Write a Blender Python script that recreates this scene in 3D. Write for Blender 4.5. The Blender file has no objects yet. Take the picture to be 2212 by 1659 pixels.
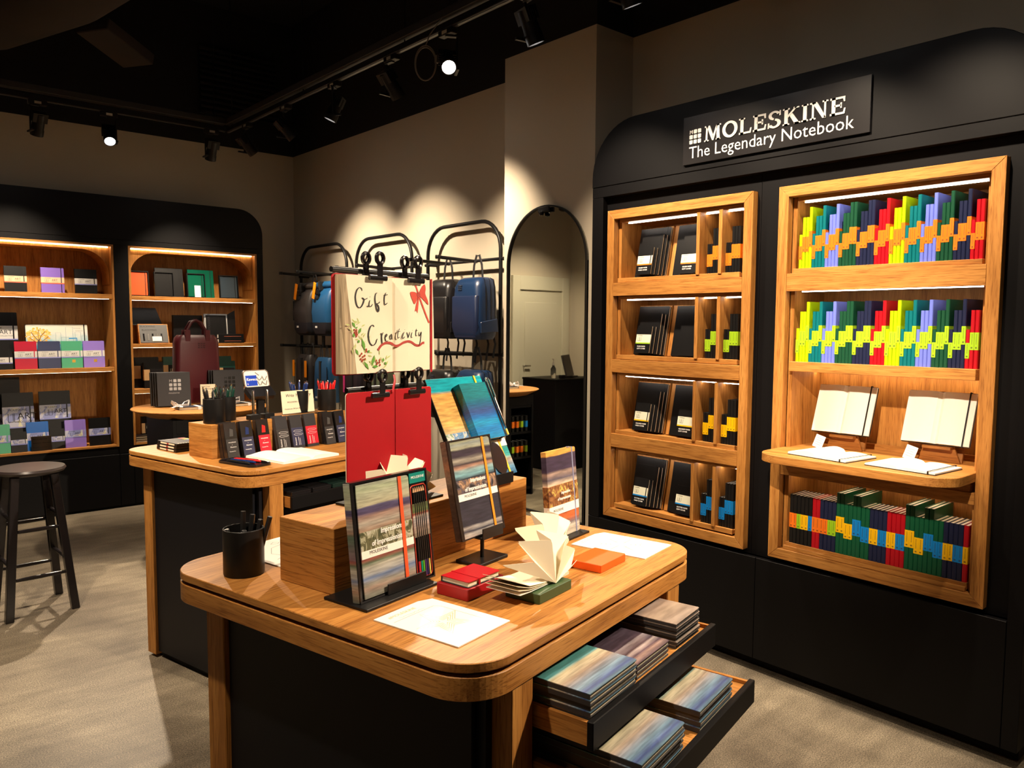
import bpy, bmesh, math, random
from mathutils import Vector, Matrix
random.seed(7)
PI = math.pi
scene = bpy.context.scene
COL = scene.collection

# ---------------------------------------------------------------- camera
cam_d = bpy.data.cameras.new('camera'); cam = bpy.data.objects.new('camera', cam_d); COL.objects.link(cam)
cam_d.sensor_width = 36.0; cam_d.lens = 27.397; cam_d.clip_start = 0.05; cam_d.clip_end = 60
_yaw, _pit, _rol = 0.7188, 0.0756, 0.0067
_fw = Vector((math.sin(_yaw)*math.cos(_pit), math.cos(_yaw)*math.cos(_pit), -math.sin(_pit)))
_rt = Vector((math.cos(_yaw), -math.sin(_yaw), 0)); _up = _rt.cross(_fw)
_r2 = _rt*math.cos(_rol) + _up*math.sin(_rol); _u2 = -_rt*math.sin(_rol) + _up*math.cos(_rol)
_m = Matrix((_r2, _u2, -_fw)).transposed().to_4x4(); _m.translation = Vector((0, 0, 1.5))
cam.matrix_world = _m
scene.camera = cam

# ---------------------------------------------------------------- world, exposure
w = bpy.data.worlds.new('world'); scene.world = w; w.use_nodes = True
w.node_tree.nodes['Background'].inputs[0].default_value = (1.0, 0.86, 0.70, 1)
w.node_tree.nodes['Background'].inputs[1].default_value = 0.02
vs = scene.view_settings
vs.view_transform = 'Standard'; vs.look = 'None'; vs.gamma = 1.0; vs.use_curve_mapping = False
vs.exposure = 0.85
scene.cycles.use_denoising = True
scene.cycles.max_bounces = 8; scene.cycles.diffuse_bounces = 4; scene.cycles.glossy_bounces = 4
scene.cycles.sample_clamp_indirect = 4.0
scene.cycles.caustics_reflective = False; scene.cycles.caustics_refractive = False

WARM = (1.0, 0.80, 0.58)
def spot(name, loc, aim, watts, deg=42, blend=0.55, color=WARM, size=0.03, parent=None):
    d = bpy.data.lights.new(name, 'SPOT'); d.energy = watts; d.spot_size = math.radians(deg); d.spot_blend = blend
    d.color = color; d.shadow_soft_size = size
    o = bpy.data.objects.new(name, d); COL.objects.link(o)
    v = Vector(aim) - Vector(loc)
    o.rotation_euler = v.to_track_quat('-Z', 'Y').to_euler(); o.location = loc
    return o

# ---------------------------------------------------------------- material helpers
def newmat(name):
    m = bpy.data.materials.new(name); m.use_nodes = True
    nt = m.node_tree; b = nt.nodes['Principled BSDF']
    return m, nt, b
def plain(name, col, rough=0.5, metal=0.0, spec=0.5, coat=0.0, bump=0.0, bscale=200):
    m, nt, b = newmat(name)
    b.inputs['Base Color'].default_value = (*col, 1); b.inputs['Roughness'].default_value = rough
    b.inputs['Metallic'].default_value = metal; b.inputs['Specular IOR Level'].default_value = spec
    b.inputs['Coat Weight'].default_value = coat
    if bump:
        tc = nt.nodes.new('ShaderNodeTexCoord'); n = nt.nodes.new('ShaderNodeTexNoise'); n.inputs['Scale'].default_value = bscale
        bp = nt.nodes.new('ShaderNodeBump'); bp.inputs['Strength'].default_value = bump; bp.inputs['Distance'].default_value = 0.002
        nt.links.new(tc.outputs['Object'], n.inputs['Vector']); nt.links.new(n.outputs['Fac'], bp.inputs['Height']); nt.links.new(bp.outputs['Normal'], b.inputs['Normal'])
    return m
def emit(name, col, k):
    m, nt, b = newmat(name)
    b.inputs['Base Color'].default_value = (*col, 1); b.inputs['Emission Color'].default_value = (*col, 1); b.inputs['Emission Strength'].default_value = k
    return m
def ramp(nt, stops, interp='LINEAR'):
    r = nt.nodes.new('ShaderNodeValToRGB'); r.color_ramp.interpolation = interp
    e = r.color_ramp.elements
    while len(e) < len(stops): e.new(0.5)
    for i, (p, c) in enumerate(stops): e[i].position = p; e[i].color = (*c, 1)
    return r
def objcoord(nt, scale, rnd=True):
    tc = nt.nodes.new('ShaderNodeTexCoord'); mp = nt.nodes.new('ShaderNodeMapping'); mp.inputs['Scale'].default_value = scale
    nt.links.new(tc.outputs['Object'], mp.inputs['Vector'])
    if rnd:
        oi = nt.nodes.new('ShaderNodeObjectInfo'); mu = nt.nodes.new('ShaderNodeMath'); mu.operation = 'MULTIPLY'; mu.inputs[1].default_value = 37.0
        nt.links.new(oi.outputs['Random'], mu.inputs[0]); nt.links.new(mu.outputs[0], mp.inputs['Location'])
    return mp
def oak(name, axis, tint=(1, 1, 1)):
    """oak veneer: grain along one axis; faces cut across that axis get veneer with the grain laid sideways"""
    m, nt, b = newmat(name)
    def sc(a, lo, hi): return {'X': (lo, hi, hi), 'Y': (hi, lo, hi), 'Z': (hi, hi, lo)}[a]
    alt = {'X': 'Y', 'Y': 'X', 'Z': 'X'}[axis]
    tc = nt.nodes.new('ShaderNodeTexCoord'); sp = nt.nodes.new('ShaderNodeSeparateXYZ'); nt.links.new(tc.outputs['Normal'], sp.inputs[0])
    ab = nt.nodes.new('ShaderNodeMath'); ab.operation = 'ABSOLUTE'; nt.links.new(sp.outputs['XYZ'.index(axis)], ab.inputs[0])
    gt = nt.nodes.new('ShaderNodeMath'); gt.operation = 'GREATER_THAN'; gt.inputs[1].default_value = 0.75; nt.links.new(ab.outputs[0], gt.inputs[0])
    def coord(lo, hi):
        a = objcoord(nt, sc(axis, lo, hi)); c = objcoord(nt, sc(alt, lo, hi))
        mx = nt.nodes.new('ShaderNodeMix'); mx.data_type = 'VECTOR'; nt.links.new(gt.outputs[0], mx.inputs[0]); nt.links.new(a.outputs[0], mx.inputs[4]); nt.links.new(c.outputs[0], mx.inputs[5])
        return mx.outputs[1]
    n1 = nt.nodes.new('ShaderNodeTexNoise'); n1.inputs['Scale'].default_value = 1.6; n1.inputs['Detail'].default_value = 5; n1.inputs['Roughness'].default_value = 0.62; n1.inputs['Distortion'].default_value = 0.5
    nt.links.new(coord(1.4, 26.0), n1.inputs['Vector'])
    t = tint
    r = ramp(nt, [(0.28, (0.28*t[0], 0.108*t[1], 0.022*t[2])), (0.48, (0.43*t[0], 0.185*t[1], 0.041*t[2])), (0.72, (0.53*t[0], 0.250*t[1], 0.062*t[2]))])
    nt.links.new(n1.outputs['Fac'], r.inputs['Fac'])
    n2 = nt.nodes.new('ShaderNodeTexNoise'); n2.inputs['Scale'].default_value = 2.2; n2.inputs['Detail'].default_value = 3
    nt.links.new(coord(7.0, 170.0), n2.inputs['Vector'])
    r2 = ramp(nt, [(0.34, (0.55, 0.47, 0.38)), (0.50, (1, 1, 1))])
    nt.links.new(n2.outputs['Fac'], r2.inputs['Fac'])
    mx = nt.nodes.new('ShaderNodeMix'); mx.data_type = 'RGBA'; mx.blend_type = 'MULTIPLY'; mx.inputs[0].default_value = 0.85
    nt.links.new(r.outputs[0], mx.inputs[6]); nt.links.new(r2.outputs[0], mx.inputs[7]); nt.links.new(mx.outputs[2], b.inputs['Base Color'])
    bp = nt.nodes.new('ShaderNodeBump'); bp.inputs['Strength'].default_value = 0.12; bp.inputs['Distance'].default_value = 0.001
    nt.links.new(n2.outputs['Fac'], bp.inputs['Height']); nt.links.new(bp.outputs['Normal'], b.inputs['Normal'])
    b.inputs['Roughness'].default_value = 0.5; b.inputs['Specular IOR Level'].default_value = 0.3
    return m
def painted(name, stops, z0, z1, warp=0.05, freq=(9, 9, 40), rough=0.35, axis=2, mottle=0.35):
    """printed abstract brush bands running across a cover"""
    m, nt, b = newmat(name)
    tc = nt.nodes.new('ShaderNodeTexCoord'); sp = nt.nodes.new('ShaderNodeSeparateXYZ'); nt.links.new(tc.outputs['Object'], sp.inputs[0])
    mr = nt.nodes.new('ShaderNodeMapRange'); mr.clamp = False; mr.inputs[1].default_value = z0; mr.inputs[2].default_value = z1
    nt.links.new(sp.outputs[axis], mr.inputs[0])
    mp = nt.nodes.new('ShaderNodeMapping'); mp.inputs['Scale'].default_value = freq; nt.links.new(tc.outputs['Object'], mp.inputs['Vector'])
    n = nt.nodes.new('ShaderNodeTexNoise'); n.inputs['Scale'].default_value = 1.0; n.inputs['Detail'].default_value = 6; n.inputs['Roughness'].default_value = 0.6
    nt.links.new(mp.outputs[0], n.inputs['Vector'])
    sb = nt.nodes.new('ShaderNodeMath'); sb.operation = 'SUBTRACT'; sb.inputs[1].default_value = 0.5; nt.links.new(n.outputs['Fac'], sb.inputs[0])
    mu = nt.nodes.new('ShaderNodeMath'); mu.operation = 'MULTIPLY'; mu.inputs[1].default_value = warp*2; nt.links.new(sb.outputs[0], mu.inputs[0])
    ad = nt.nodes.new('ShaderNodeMath'); ad.operation = 'ADD'; nt.links.new(mr.outputs[0], ad.inputs[0]); nt.links.new(mu.outputs[0], ad.inputs[1])
    r = ramp(nt, stops); nt.links.new(ad.outputs[0], r.inputs['Fac'])
    r3 = ramp(nt, [(0.35, (1-mottle,)*3), (0.65, (1.15,)*3)]); 
    n3 = nt.nodes.new('ShaderNodeTexNoise'); n3.inputs['Scale'].default_value = 3.0; n3.inputs['Detail'].default_value = 8; nt.links.new(mp.outputs[0], n3.inputs['Vector']); nt.links.new(n3.outputs['Fac'], r3.inputs['Fac'])
    mx = nt.nodes.new('ShaderNodeMix'); mx.data_type = 'RGBA'; mx.blend_type = 'MULTIPLY'; mx.inputs[0].default_value = 1.0
    nt.links.new(r.outputs[0], mx.inputs[6]); nt.links.new(r3.outputs[0], mx.inputs[7]); nt.links.new(mx.outputs[2], b.inputs['Base Color'])
    b.inputs['Roughness'].default_value = rough
    return m
def blotch(name, cols, scale=60, rough=0.4):
    """generic painterly patch print"""
    m, nt, b = newmat(name)
    mp = objcoord(nt, (1, 1, 0.7), False)
    v = nt.nodes.new('ShaderNodeTexNoise'); v.inputs['Scale'].default_value = scale; v.inputs['Detail'].default_value = 5; v.inputs['Distortion'].default_value = 1.4
    nt.links.new(mp.outputs[0], v.inputs['Vector'])
    k = len(cols); r = ramp(nt, [(0.30+0.40*i/(k-1), c) for i, c in enumerate(cols)], 'CONSTANT')
    nt.links.new(v.outputs['Fac'], r.inputs['Fac']); nt.links.new(r.outputs[0], b.inputs['Base Color'])
    b.inputs['Roughness'].default_value = rough
    return m
def bandprint(name, col):
    """paper spine band with a line of fine print"""
    m, nt, b = newmat(name)
    tc = nt.nodes.new('ShaderNodeTexCoord'); sp = nt.nodes.new('ShaderNodeSeparateXYZ'); nt.links.new(tc.outputs['Generated'], sp.inputs[0])
    def mth(op, a, c=None):
        n = nt.nodes.new('ShaderNodeMath'); n.operation = op
        for i, q in enumerate((a, c)):
            if q is None: continue
            if isinstance(q, (int, float)): n.inputs[i].default_value = q
            else: nt.links.new(q, n.inputs[i])
        return n.outputs[0]
    X, Y, Z = sp.outputs[0], sp.outputs[1], sp.outputs[2]
    front = mth('LESS_THAN', Y, 0.02)
    dx = mth('ABSOLUTE', mth('SUBTRACT', X, 0.5))
    line = mth('MULTIPLY', mth('LESS_THAN', dx, 0.10), mth('GREATER_THAN', Z, 0.30))
    line = mth('MULTIPLY', line, mth('LESS_THAN', Z, 0.9))
    dash = mth('GREATER_THAN', mth('SINE', mth('MULTIPLY', Z, 95.0)), -0.2)
    line = mth('MULTIPLY', line, dash)
    sq = mth('MULTIPLY', mth('LESS_THAN', dx, 0.2), mth('LESS_THAN', mth('ABSOLUTE', mth('SUBTRACT', Z, 0.13)), 0.045))
    f = mth('MULTIPLY', mth('MAXIMUM', line, sq), front)
    f = mth('MULTIPLY', f, 0.75)
    mx = nt.nodes.new('ShaderNodeMix'); mx.data_type = 'RGBA'; mx.inputs[6].default_value = (*col, 1); mx.inputs[7].default_value = (0.03, 0.02, 0.02, 1)
    nt.links.new(f, mx.inputs[0]); nt.links.new(mx.outputs[2], b.inputs['Base Color']); b.inputs['Roughness'].default_value = 0.4
    return m

# ---------------------------------------------------------------- mesh helpers
class MB:
    def __init__(s): s.v = []; s.f = []; s.mi = []; s.M = None; s.m = 0
    def add(s, vs, fs, m=None):
        o = len(s.v); M = s.M
        s.v += [tuple(M @ Vector(p)) for p in vs] if M else [tuple(p) for p in vs]
        for f in fs: s.f.append([i+o for i in f]); s.mi.append(s.m if m is None else m)
        return s
    def box(s, x0, x1, y0, y1, z0, z1, m=None):
        return s.add([(x0,y0,z0),(x1,y0,z0),(x1,y1,z0),(x0,y1,z0),(x0,y0,z1),(x1,y0,z1),(x1,y1,z1),(x0,y1,z1)],
                     [(0,3,2,1),(4,5,6,7),(0,1,5,4),(1,2,6,5),(2,3,7,6),(3,0,4,7)], m)
    def prism(s, poly, c0, c1, axis='z', m=None):
        n = len(poly)
        a = sum(poly[i][0]*poly[(i+1) % n][1]-poly[(i+1) % n][0]*poly[i][1] for i in range(n))
        if a < 0: poly = poly[::-1]
        if axis == 'z': f = lambda p, c: (p[0], p[1], c)
        elif axis == 'y': f = lambda p, c: (p[0], c, p[1])
        else: f = lambda p, c: (c, p[0], p[1])
        if axis == 'y': c0, c1 = max(c0, c1), min(c0, c1)
        else: c0, c1 = min(c0, c1), max(c0, c1)
        vs = [f(p, c0) for p in poly] + [f(p, c1) for p in poly]
        fs = [tuple(range(n-1, -1, -1)), tuple(range(n, 2*n))] + [(i, (i+1) % n, n+(i+1) % n, n+i) for i in range(n)]
        return s.add(vs, fs, m)
    def tube(s, pts, r, n=8, closed=False, m=None, cap=True, flat=1.0):
        pts = [Vector(p) for p in pts]; k = len(pts); vs = []; fs = []
        prev = None
        for i, p in enumerate(pts):
            a = pts[(i-1) % k] if (closed or i > 0) else p; b_ = pts[(i+1) % k] if (closed or i < k-1) else p
            t = (b_-a).normalized()
            if prev is None:
                q = Vector((0, 0, 1)) if abs(t.z) < 0.9 else Vector((1, 0, 0))
            else: q = prev
            x = (q - t*q.dot(t)).normalized(); y = t.cross(x); prev = x
            rr = r[i] if isinstance(r, (list, tuple)) else r
            for j in range(n):
                an = 2*PI*j/n; vs.append(p + x*math.cos(an)*rr + y*math.sin(an)*rr*flat)
        seg = k if closed else k-1
        for i in range(seg):
            for j in range(n):
                a0 = i*n+j; a1 = i*n+(j+1) % n; b0 = ((i+1) % k)*n+j; b1 = ((i+1) % k)*n+(j+1) % n
                fs.append((a0, a1, b1, b0))
        if cap and not closed: fs.append(tuple(range(n-1, -1, -1))); fs.append(tuple((k-1)*n+j for j in range(n)))
        return s.add(vs, fs, m)
    def lathe(s, prof, n=24, c=(0, 0, 0), m=None):
        vs = []; fs = []; k = len(prof)
        for r, z in prof:
            for j in range(n): an = 2*PI*j/n; vs.append((c[0]+r*math.cos(an), c[1]+r*math.sin(an), c[2]+z))
        for i in range(k-1):
            for j in range(n): fs.append((i*n+j, i*n+(j+1) % n, (i+1)*n+(j+1) % n, (i+1)*n+j))
        fs.append(tuple(range(n-1, -1, -1))); fs.append(tuple((k-1)*n+j for j in range(n)))
        return s.add(vs, fs, m)
    def ribbon(s, pts, w, y, m=None):
        """flat brush stroke lying in an x-z plane at depth y; w may vary along it"""
        k = len(pts); L = []; R_ = []
        for i in range(k):
            a = pts[max(i-1, 0)]; b_ = pts[min(i+1, k-1)]; dx, dz = b_[0]-a[0], b_[1]-a[1]; d = math.hypot(dx, dz) or 1
            ww = (w[i] if isinstance(w, (list, tuple)) else w)/2
            L.append((pts[i][0]-dz/d*ww, y, pts[i][1]+dx/d*ww)); R_.append((pts[i][0]+dz/d*ww, y, pts[i][1]-dx/d*ww))
        return s.add(L+R_, [(i, i+1, k+i+1, k+i) for i in range(k-1)], m)
    def mesh(s, name, mats, bev=0, seg=1, smooth=False, ang=35):
        me = bpy.data.meshes.new(name); me.from_pydata(s.v, [], s.f)
        for q in (mats if isinstance(mats, (list, tuple)) else [mats]): me.materials.append(q)
        me.polygons.foreach_set('material_index', s.mi)
        if bev:
            bm = bmesh.new(); bm.from_mesh(me)
            bmesh.ops.remove_doubles(bm, verts=bm.verts, dist=1e-6)
            es = [e for e in bm.edges if len(e.link_faces) == 2 and e.calc_face_angle(0) > math.radians(ang)]
            bmesh.ops.bevel(bm, geom=es, offset=bev, segments=seg, profile=0.6, affect='EDGES', clamp_overlap=True)
            bm.to_mesh(me); bm.free()
        if smooth:
            me.polygons.foreach_set('use_smooth', [True]*len(me.polygons))
            me.set_sharp_from_angle(angle=math.radians(40))
        me.update()
        return me
    def obj(s, name, mats, parent=None, loc=(0, 0, 0), rz=0.0, rot=None, **kw):
        return link(name, s.mesh(name, mats, **kw), parent, loc, rz, rot)
def link(name, me, parent=None, loc=(0, 0, 0), rz=0.0, rot=None):
    o = bpy.data.objects.new(name, me); COL.objects.link(o); o.parent = parent
    o.location = loc; o.rotation_euler = rot if rot else (0, 0, rz)
    return o
def B(): return MB()
def bx(name, mats, x0, x1, y0, y1, z0, z1, parent=None, bev=0, **kw): return B().box(x0, x1, y0, y1, z0, z1).obj(name, mats, parent, bev=bev, **kw)
def empty(name, loc=(0, 0, 0), rz=0.0, rot=None):
    o = bpy.data.objects.new(name, None); COL.objects.link(o); o.location = loc; o.rotation_euler = rot if rot else (0, 0, rz); o.empty_display_size = 0.05
    return o
def tag(o, label, cat, group=None):
    o['label'] = label; o['category'] = cat
    if group: o['group'] = group
    return o
def struct(o): o['kind'] = 'structure'; return o
def dup(o, loc=None, rot=None, parent=None):
    c = o.copy(); COL.objects.link(c); c.parent = parent
    if loc is not None: c.location = loc
    if rot is not None: c.rotation_euler = rot
    for ch in list(o.children): dup(ch, None, None, c)
    return c
def rrect(x0, x1, y0, y1, r, n=8, corners=(1, 1, 1, 1)):
    """rounded rectangle, corners bl br tr tl"""
    P = []
    for k, (cx, cy, a0) in enumerate(((x0+r, y0+r, PI), (x1-r, y0+r, 1.5*PI), (x1-r, y1-r, 0), (x0+r, y1-r, 0.5*PI))):
        if corners[k]:
            for i in range(n+1): a = a0+0.5*PI*i/n; P.append((cx+r*math.cos(a), cy+r*math.sin(a)))
        else: P.append(((x0, x1, x1, x0)[k], (y0, y0, y1, y1)[k]))
    return P
def arc(cx, cz, r, a0, a1, n): return [(cx+r*math.cos(math.radians(a0+(a1-a0)*i/n)), cz+r*math.sin(math.radians(a0+(a1-a0)*i/n))) for i in range(n+1)]
_tc = {}
def textmesh(sx, size, mat, align='LEFT', ext=0.0002, bold=0.0, shear=0.0, sq=1.0):
    key = (sx, size, mat.name, align, ext, bold, shear, sq)
    if key in _tc: return _tc[key]
    c = bpy.data.curves.new('lettering', 'FONT'); c.body = sx; c.size = size; c.align_x = align; c.extrude = ext; c.resolution_u = 2; c.offset = bold; c.shear = shear
    o = bpy.data.objects.new('lettering', c)
    me = bpy.data.meshes.new_from_object(o); me.name = 'lettering'
    me.transform(Matrix.Scale(sq, 4, (1, 0, 0)))
    me.materials.clear(); me.materials.append(mat)
    bpy.data.objects.remove(o); bpy.data.curves.remove(c)
    _tc[key] = me; return me
def text(sx, size, mat, parent, loc, rot=(PI/2, 0, 0), name='lettering', **kw):
    """upright lettering in the x-z plane facing -y unless rot says otherwise"""
    return link(name, textmesh(sx, size, mat, **kw), parent, loc, 0, rot)
def split_letters(me):
    """one mesh per letter of a lettering mesh (islands that overlap in x belong together)"""
    bm = bmesh.new(); bm.from_mesh(me); bm.verts.ensure_lookup_table(); seen = set(); isl = []
    for v in bm.verts:
        if v.index in seen: continue
        st = [v]; seen.add(v.index); grp = []
        while st:
            q = st.pop(); grp.append(q.index)
            for e in q.link_edges:
                w_ = e.other_vert(q)
                if w_.index not in seen: seen.add(w_.index); st.append(w_)
        xs = [bm.verts[i].co.x for i in grp]; isl.append([min(xs), max(xs), set(grp)])
    isl.sort(key=lambda t: t[0]); out = []
    for a in isl:
        if out and a[0] < out[-1][1]-0.3*(a[1]-a[0]): out[-1][1] = max(out[-1][1], a[1]); out[-1][2] |= a[2]
        else: out.append(a)
    res = []
    for x0, x1, ids in out:
        mp_ = {}; vs = []; fs = []
        for f in bm.faces:
            if f.verts[0].index in ids:
                for v in f.verts:
                    if v.index not in mp_: mp_[v.index] = len(vs); vs.append(tuple(v.co))
                fs.append([mp_[v.index] for v in f.verts])
        m = bpy.data.meshes.new('letter'); m.from_pydata(vs, [], fs); m.materials.append(me.materials[0]); res.append(m)
    bm.free(); return res
ORD = 'first second third fourth fifth sixth seventh eighth ninth tenth eleventh twelfth thirteenth fourteenth fifteenth sixteenth seventeenth eighteenth nineteenth'.split()
def nth(i):
    if i <= 19: return ORD[i-1]
    t, u = divmod(i, 10); n = {2: 'twent', 3: 'thirt', 4: 'fort', 5: 'fift'}[t]
    return n+'ieth' if u == 0 else n+'y-'+ORD[u-1]

# ---------------------------------------------------------------- materials
PHI = 0.2249
OX, OY, OZ = oak('oak_grain_x', 'X'), oak('oak_grain_y', 'Y'), oak('oak_grain_z', 'Z')
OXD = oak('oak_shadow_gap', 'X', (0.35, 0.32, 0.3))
BLK = plain('black_laminate', (0.0030, 0.0028, 0.0034), 0.5, spec=0.16)
BLKM = plain('black_powder_coat', (0.0060, 0.0058, 0.0062), 0.42, spec=0.3)
BLKG = plain('black_gloss', (0.010, 0.009, 0.010), 0.18)
BLKC = plain('black_notebook_cover', (0.0045, 0.0045, 0.0052), 0.40, spec=0.3, bump=0.1, bscale=900)
DARKC = plain('charcoal_box_card', (0.026, 0.025, 0.029), 0.5, spec=0.3)
VOID = plain('ceiling_black_paint', (0.004, 0.004, 0.0045), 0.9)
PLAST = plain('wall_plaster', (0.52, 0.455, 0.35), 0.85, bump=0.05, bscale=60)
CREAMP = plain('door_paint', (0.55, 0.52, 0.40), 0.5)
PAPER = plain('ivory_paper', (0.80, 0.72, 0.54), 0.7)
PAPERW = plain('white_paper', (0.82, 0.80, 0.74), 0.65)
PAGE = plain('page_edges', (0.62, 0.52, 0.36), 0.8)
INK = plain('black_ink', (0.012, 0.011, 0.012), 0.6)
WINK = plain('white_print', (0.85, 0.85, 0.84), 0.5)
SILV = plain('silver_lettering', (0.66, 0.65, 0.62), 0.35)
STEEL = plain('brushed_steel', (0.60, 0.58, 0.55), 0.25, metal=1.0)
CHROME = plain('chrome', (0.75, 0.74, 0.72), 0.12, metal=1.0)
RED = plain('scarlet_cover', (0.40, 0.003, 0.009), 0.45)
REDD = plain('red_card', (0.34, 0.004, 0.010), 0.45)
ORANGE = plain('orange_card', (0.80, 0.105, 0.006), 0.5)
GREENB = plain('bottle_green_card', (0.035, 0.075, 0.028), 0.42)
LEDM = emit('led_strip_glow', (1.0, 0.93, 0.84), 9.0)
LEDW = emit('led_strip_warm', (1.0, 0.78, 0.50), 9.5)
LENS = emit('lamp_lens_glow', (1.0, 0.94, 0.88), 25.0)
CLEAR = plain('clear_sleeve', (0.9, 0.9, 0.9), 0.08)
CLEAR.node_tree.nodes['Principled BSDF'].inputs['Transmission Weight'].default_value = 1.0

# floor concrete
CONC, nt, b = newmat('polished_concrete')
mp = objcoord(nt, (1, 1, 1), False)
n1 = nt.nodes.new('ShaderNodeTexNoise'); n1.inputs['Scale'].default_value = 1.7; n1.inputs['Detail'].default_value = 6; n1.inputs['Roughness'].default_value = 0.6; n1.inputs['Distortion'].default_value = 0.6
n2 = nt.nodes.new('ShaderNodeTexNoise'); n2.inputs['Scale'].default_value = 210; n2.inputs['Detail'].default_value = 2
mp3 = objcoord(nt, (2.0, 9.0, 1), False); n3 = nt.nodes.new('ShaderNodeTexNoise'); n3.inputs['Scale'].default_value = 1.8; n3.inputs['Detail'].default_value = 5
nt.links.new(mp3.outputs[0], n3.inputs['Vector'])
for n in (n1, n2): nt.links.new(mp.outputs[0], n.inputs['Vector'])
ra = ramp(nt, [(0.30, (0.115, 0.096, 0.073)), (0.52, (0.20, 0.172, 0.130)), (0.72, (0.29, 0.252, 0.188))]); nt.links.new(n1.outputs['Fac'], ra.inputs['Fac'])
rb = ramp(nt, [(0.34, (0.35, 0.34, 0.32)), (0.5, (1, 1, 1)), (0.66, (1.9, 1.85, 1.7))]); nt.links.new(n2.outputs['Fac'], rb.inputs['Fac'])
rc = ramp(nt, [(0.35, (0.82, 0.80, 0.78)), (0.65, (1.12, 1.1, 1.08))]); nt.links.new(n3.outputs['Fac'], rc.inputs['Fac'])
m1 = nt.nodes.new('ShaderNodeMix'); m1.data_type = 'RGBA'; m1.blend_type = 'MULTIPLY'; m1.inputs[0].default_value = 0.75
nt.links.new(ra.outputs[0], m1.inputs[6]); nt.links.new(rb.outputs[0], m1.inputs[7])
m2 = nt.nodes.new('ShaderNodeMix'); m2.data_type = 'RGBA'; m2.blend_type = 'MULTIPLY'; m2.inputs[0].default_value = 1.0
nt.links.new(m1.outputs[2], m2.inputs[6]); nt.links.new(rc.outputs[0], m2.inputs[7]); nt.links.new(m2.outputs[2], b.inputs['Base Color'])
b.inputs['Roughness'].default_value = 0.5; b.inputs['Specular IOR Level'].default_value = 0.35

# ---------------------------------------------------------------- the room
XW, YA, XL, YF, ZC = 3.43, 7.137, -1.0, -2.6, 3.0925
struct(bx('floor', CONC, XL, XW, YF, YA, -0.06, 0))
struct(bx('wall_right', PLAST, XW, XW+0.1, YF, YA+0.1, 0, ZC))
struct(bx('wall_back', PLAST, XL, XW, YA, YA+0.1, 0, ZC))
struct(bx('wall_left', PLAST, XL-0.1, XL, YF, YA+0.1, 0, ZC))
struct(bx('wall_front', PLAST, XL, XW, YF-0.1, YF, 0, ZC))
struct(bx('wall_pillar', PLAST, 3.132, XW, 2.9164, 3.6609, 0, ZC))
struct(bx('ceiling', VOID, XL-0.1, XW+0.1, YF-0.1, YA+0.1, 4.3, 4.4))
struct(bx('wall_upper_right', VOID, XW, XW+0.1, YF, YA+0.1, ZC, 4.3))
struct(bx('wall_upper_back', VOID, XL, XW, YA, YA+0.1, ZC, 4.3))
struct(bx('wall_upper_left', VOID, XL-0.1, XL, YF, YA+0.1, ZC, 4.3))
struct(bx('wall_upper_front', VOID, XL, XW, YF-0.1, YF, ZC, 4.3))
struct(bx('wall_upper_pillar', VOID, 3.132, XW, 2.9164, 3.6609, ZC, 4.3))
struct(bx('baseboard_back', CREAMP, 0.06, 0.58, YA-0.014, YA, 0, 0.07))
struct(bx('baseboard_left', CREAMP, XL, XL+0.014, YF, 5.2, 0, 0.07))
d1 = struct(empty('door_1', (-0.45, YA, 0)))
bx('door_leaf', CREAMP, -0.36, 0.36, -0.02, 0, 0.01, 1.93, d1, bev=0.003)
bx('door_casing', CREAMP, -0.48, -0.36, -0.045, 0, 0, 2.10, d1, bev=0.004)
bx('door_casing', CREAMP, 0.36, 0.48, -0.045, 0, 0, 2.10, d1, bev=0.004)
bx('door_casing', CREAMP, -0.36, 0.36, -0.045, 0, 1.93, 2.10, d1, bev=0.004)
bx('door_panel', CREAMP, -0.27, 0.27, -0.028, -0.02, 0.25, 1.78, d1, bev=0.003)
B().tube([(0.29, -0.02, 1.0), (0.29, -0.06, 1.0), (0.20, -0.06, 1.0)], 0.009, 8).obj('door_handle', STEEL, d1, smooth=True)

# ---------------------------------------------------------------- track lighting
TZ = 2.955
def trackbar(name, p0, p1, label):
    o = empty(name, p0); v = Vector(p1)-Vector(p0); L = v.length; o.rotation_euler = (0, 0, math.atan2(v.y, v.x))
    bx('track_profile', BLKM, 0, L, -0.018, 0.018, 0, 0.034, o, bev=0.003)
    B().box(0, L, -0.007, 0.007, -0.002, 0.001).obj('contact_slot', plain('track_slot', (0.10, 0.10, 0.10), 0.4, metal=0.5), o)
    bx('carrier_beam', plain('dark_unistrut', (0.02, 0.02, 0.021), 0.55), 0, L, -0.028, 0.028, 0.052, 0.095, o, bev=0.003)
    k = max(2, int(L/1.1))
    for i in range(k+1):
        x = 0.08+(L-0.16)*i/k
        B().tube([(x, 0, 0.034), (x, 0, 4.3-TZ)], 0.004, 6).obj('suspension_rod', BLKM, o)
    tag(o, label, 'track rail'); return o
trackbar('lighting_track', (2.37, 6.03, TZ), (2.37, -1.2, TZ), 'long black lighting track running above the backpack wall and oak cases')
trackbar('lighting_track', (-0.6, 6.03, TZ), (2.345, 6.03, TZ), 'black lighting track running above the left notebook shelves')
TAGW = plain('paper_tag', (0.45, 0.43, 0.38), 0.6)
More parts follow.
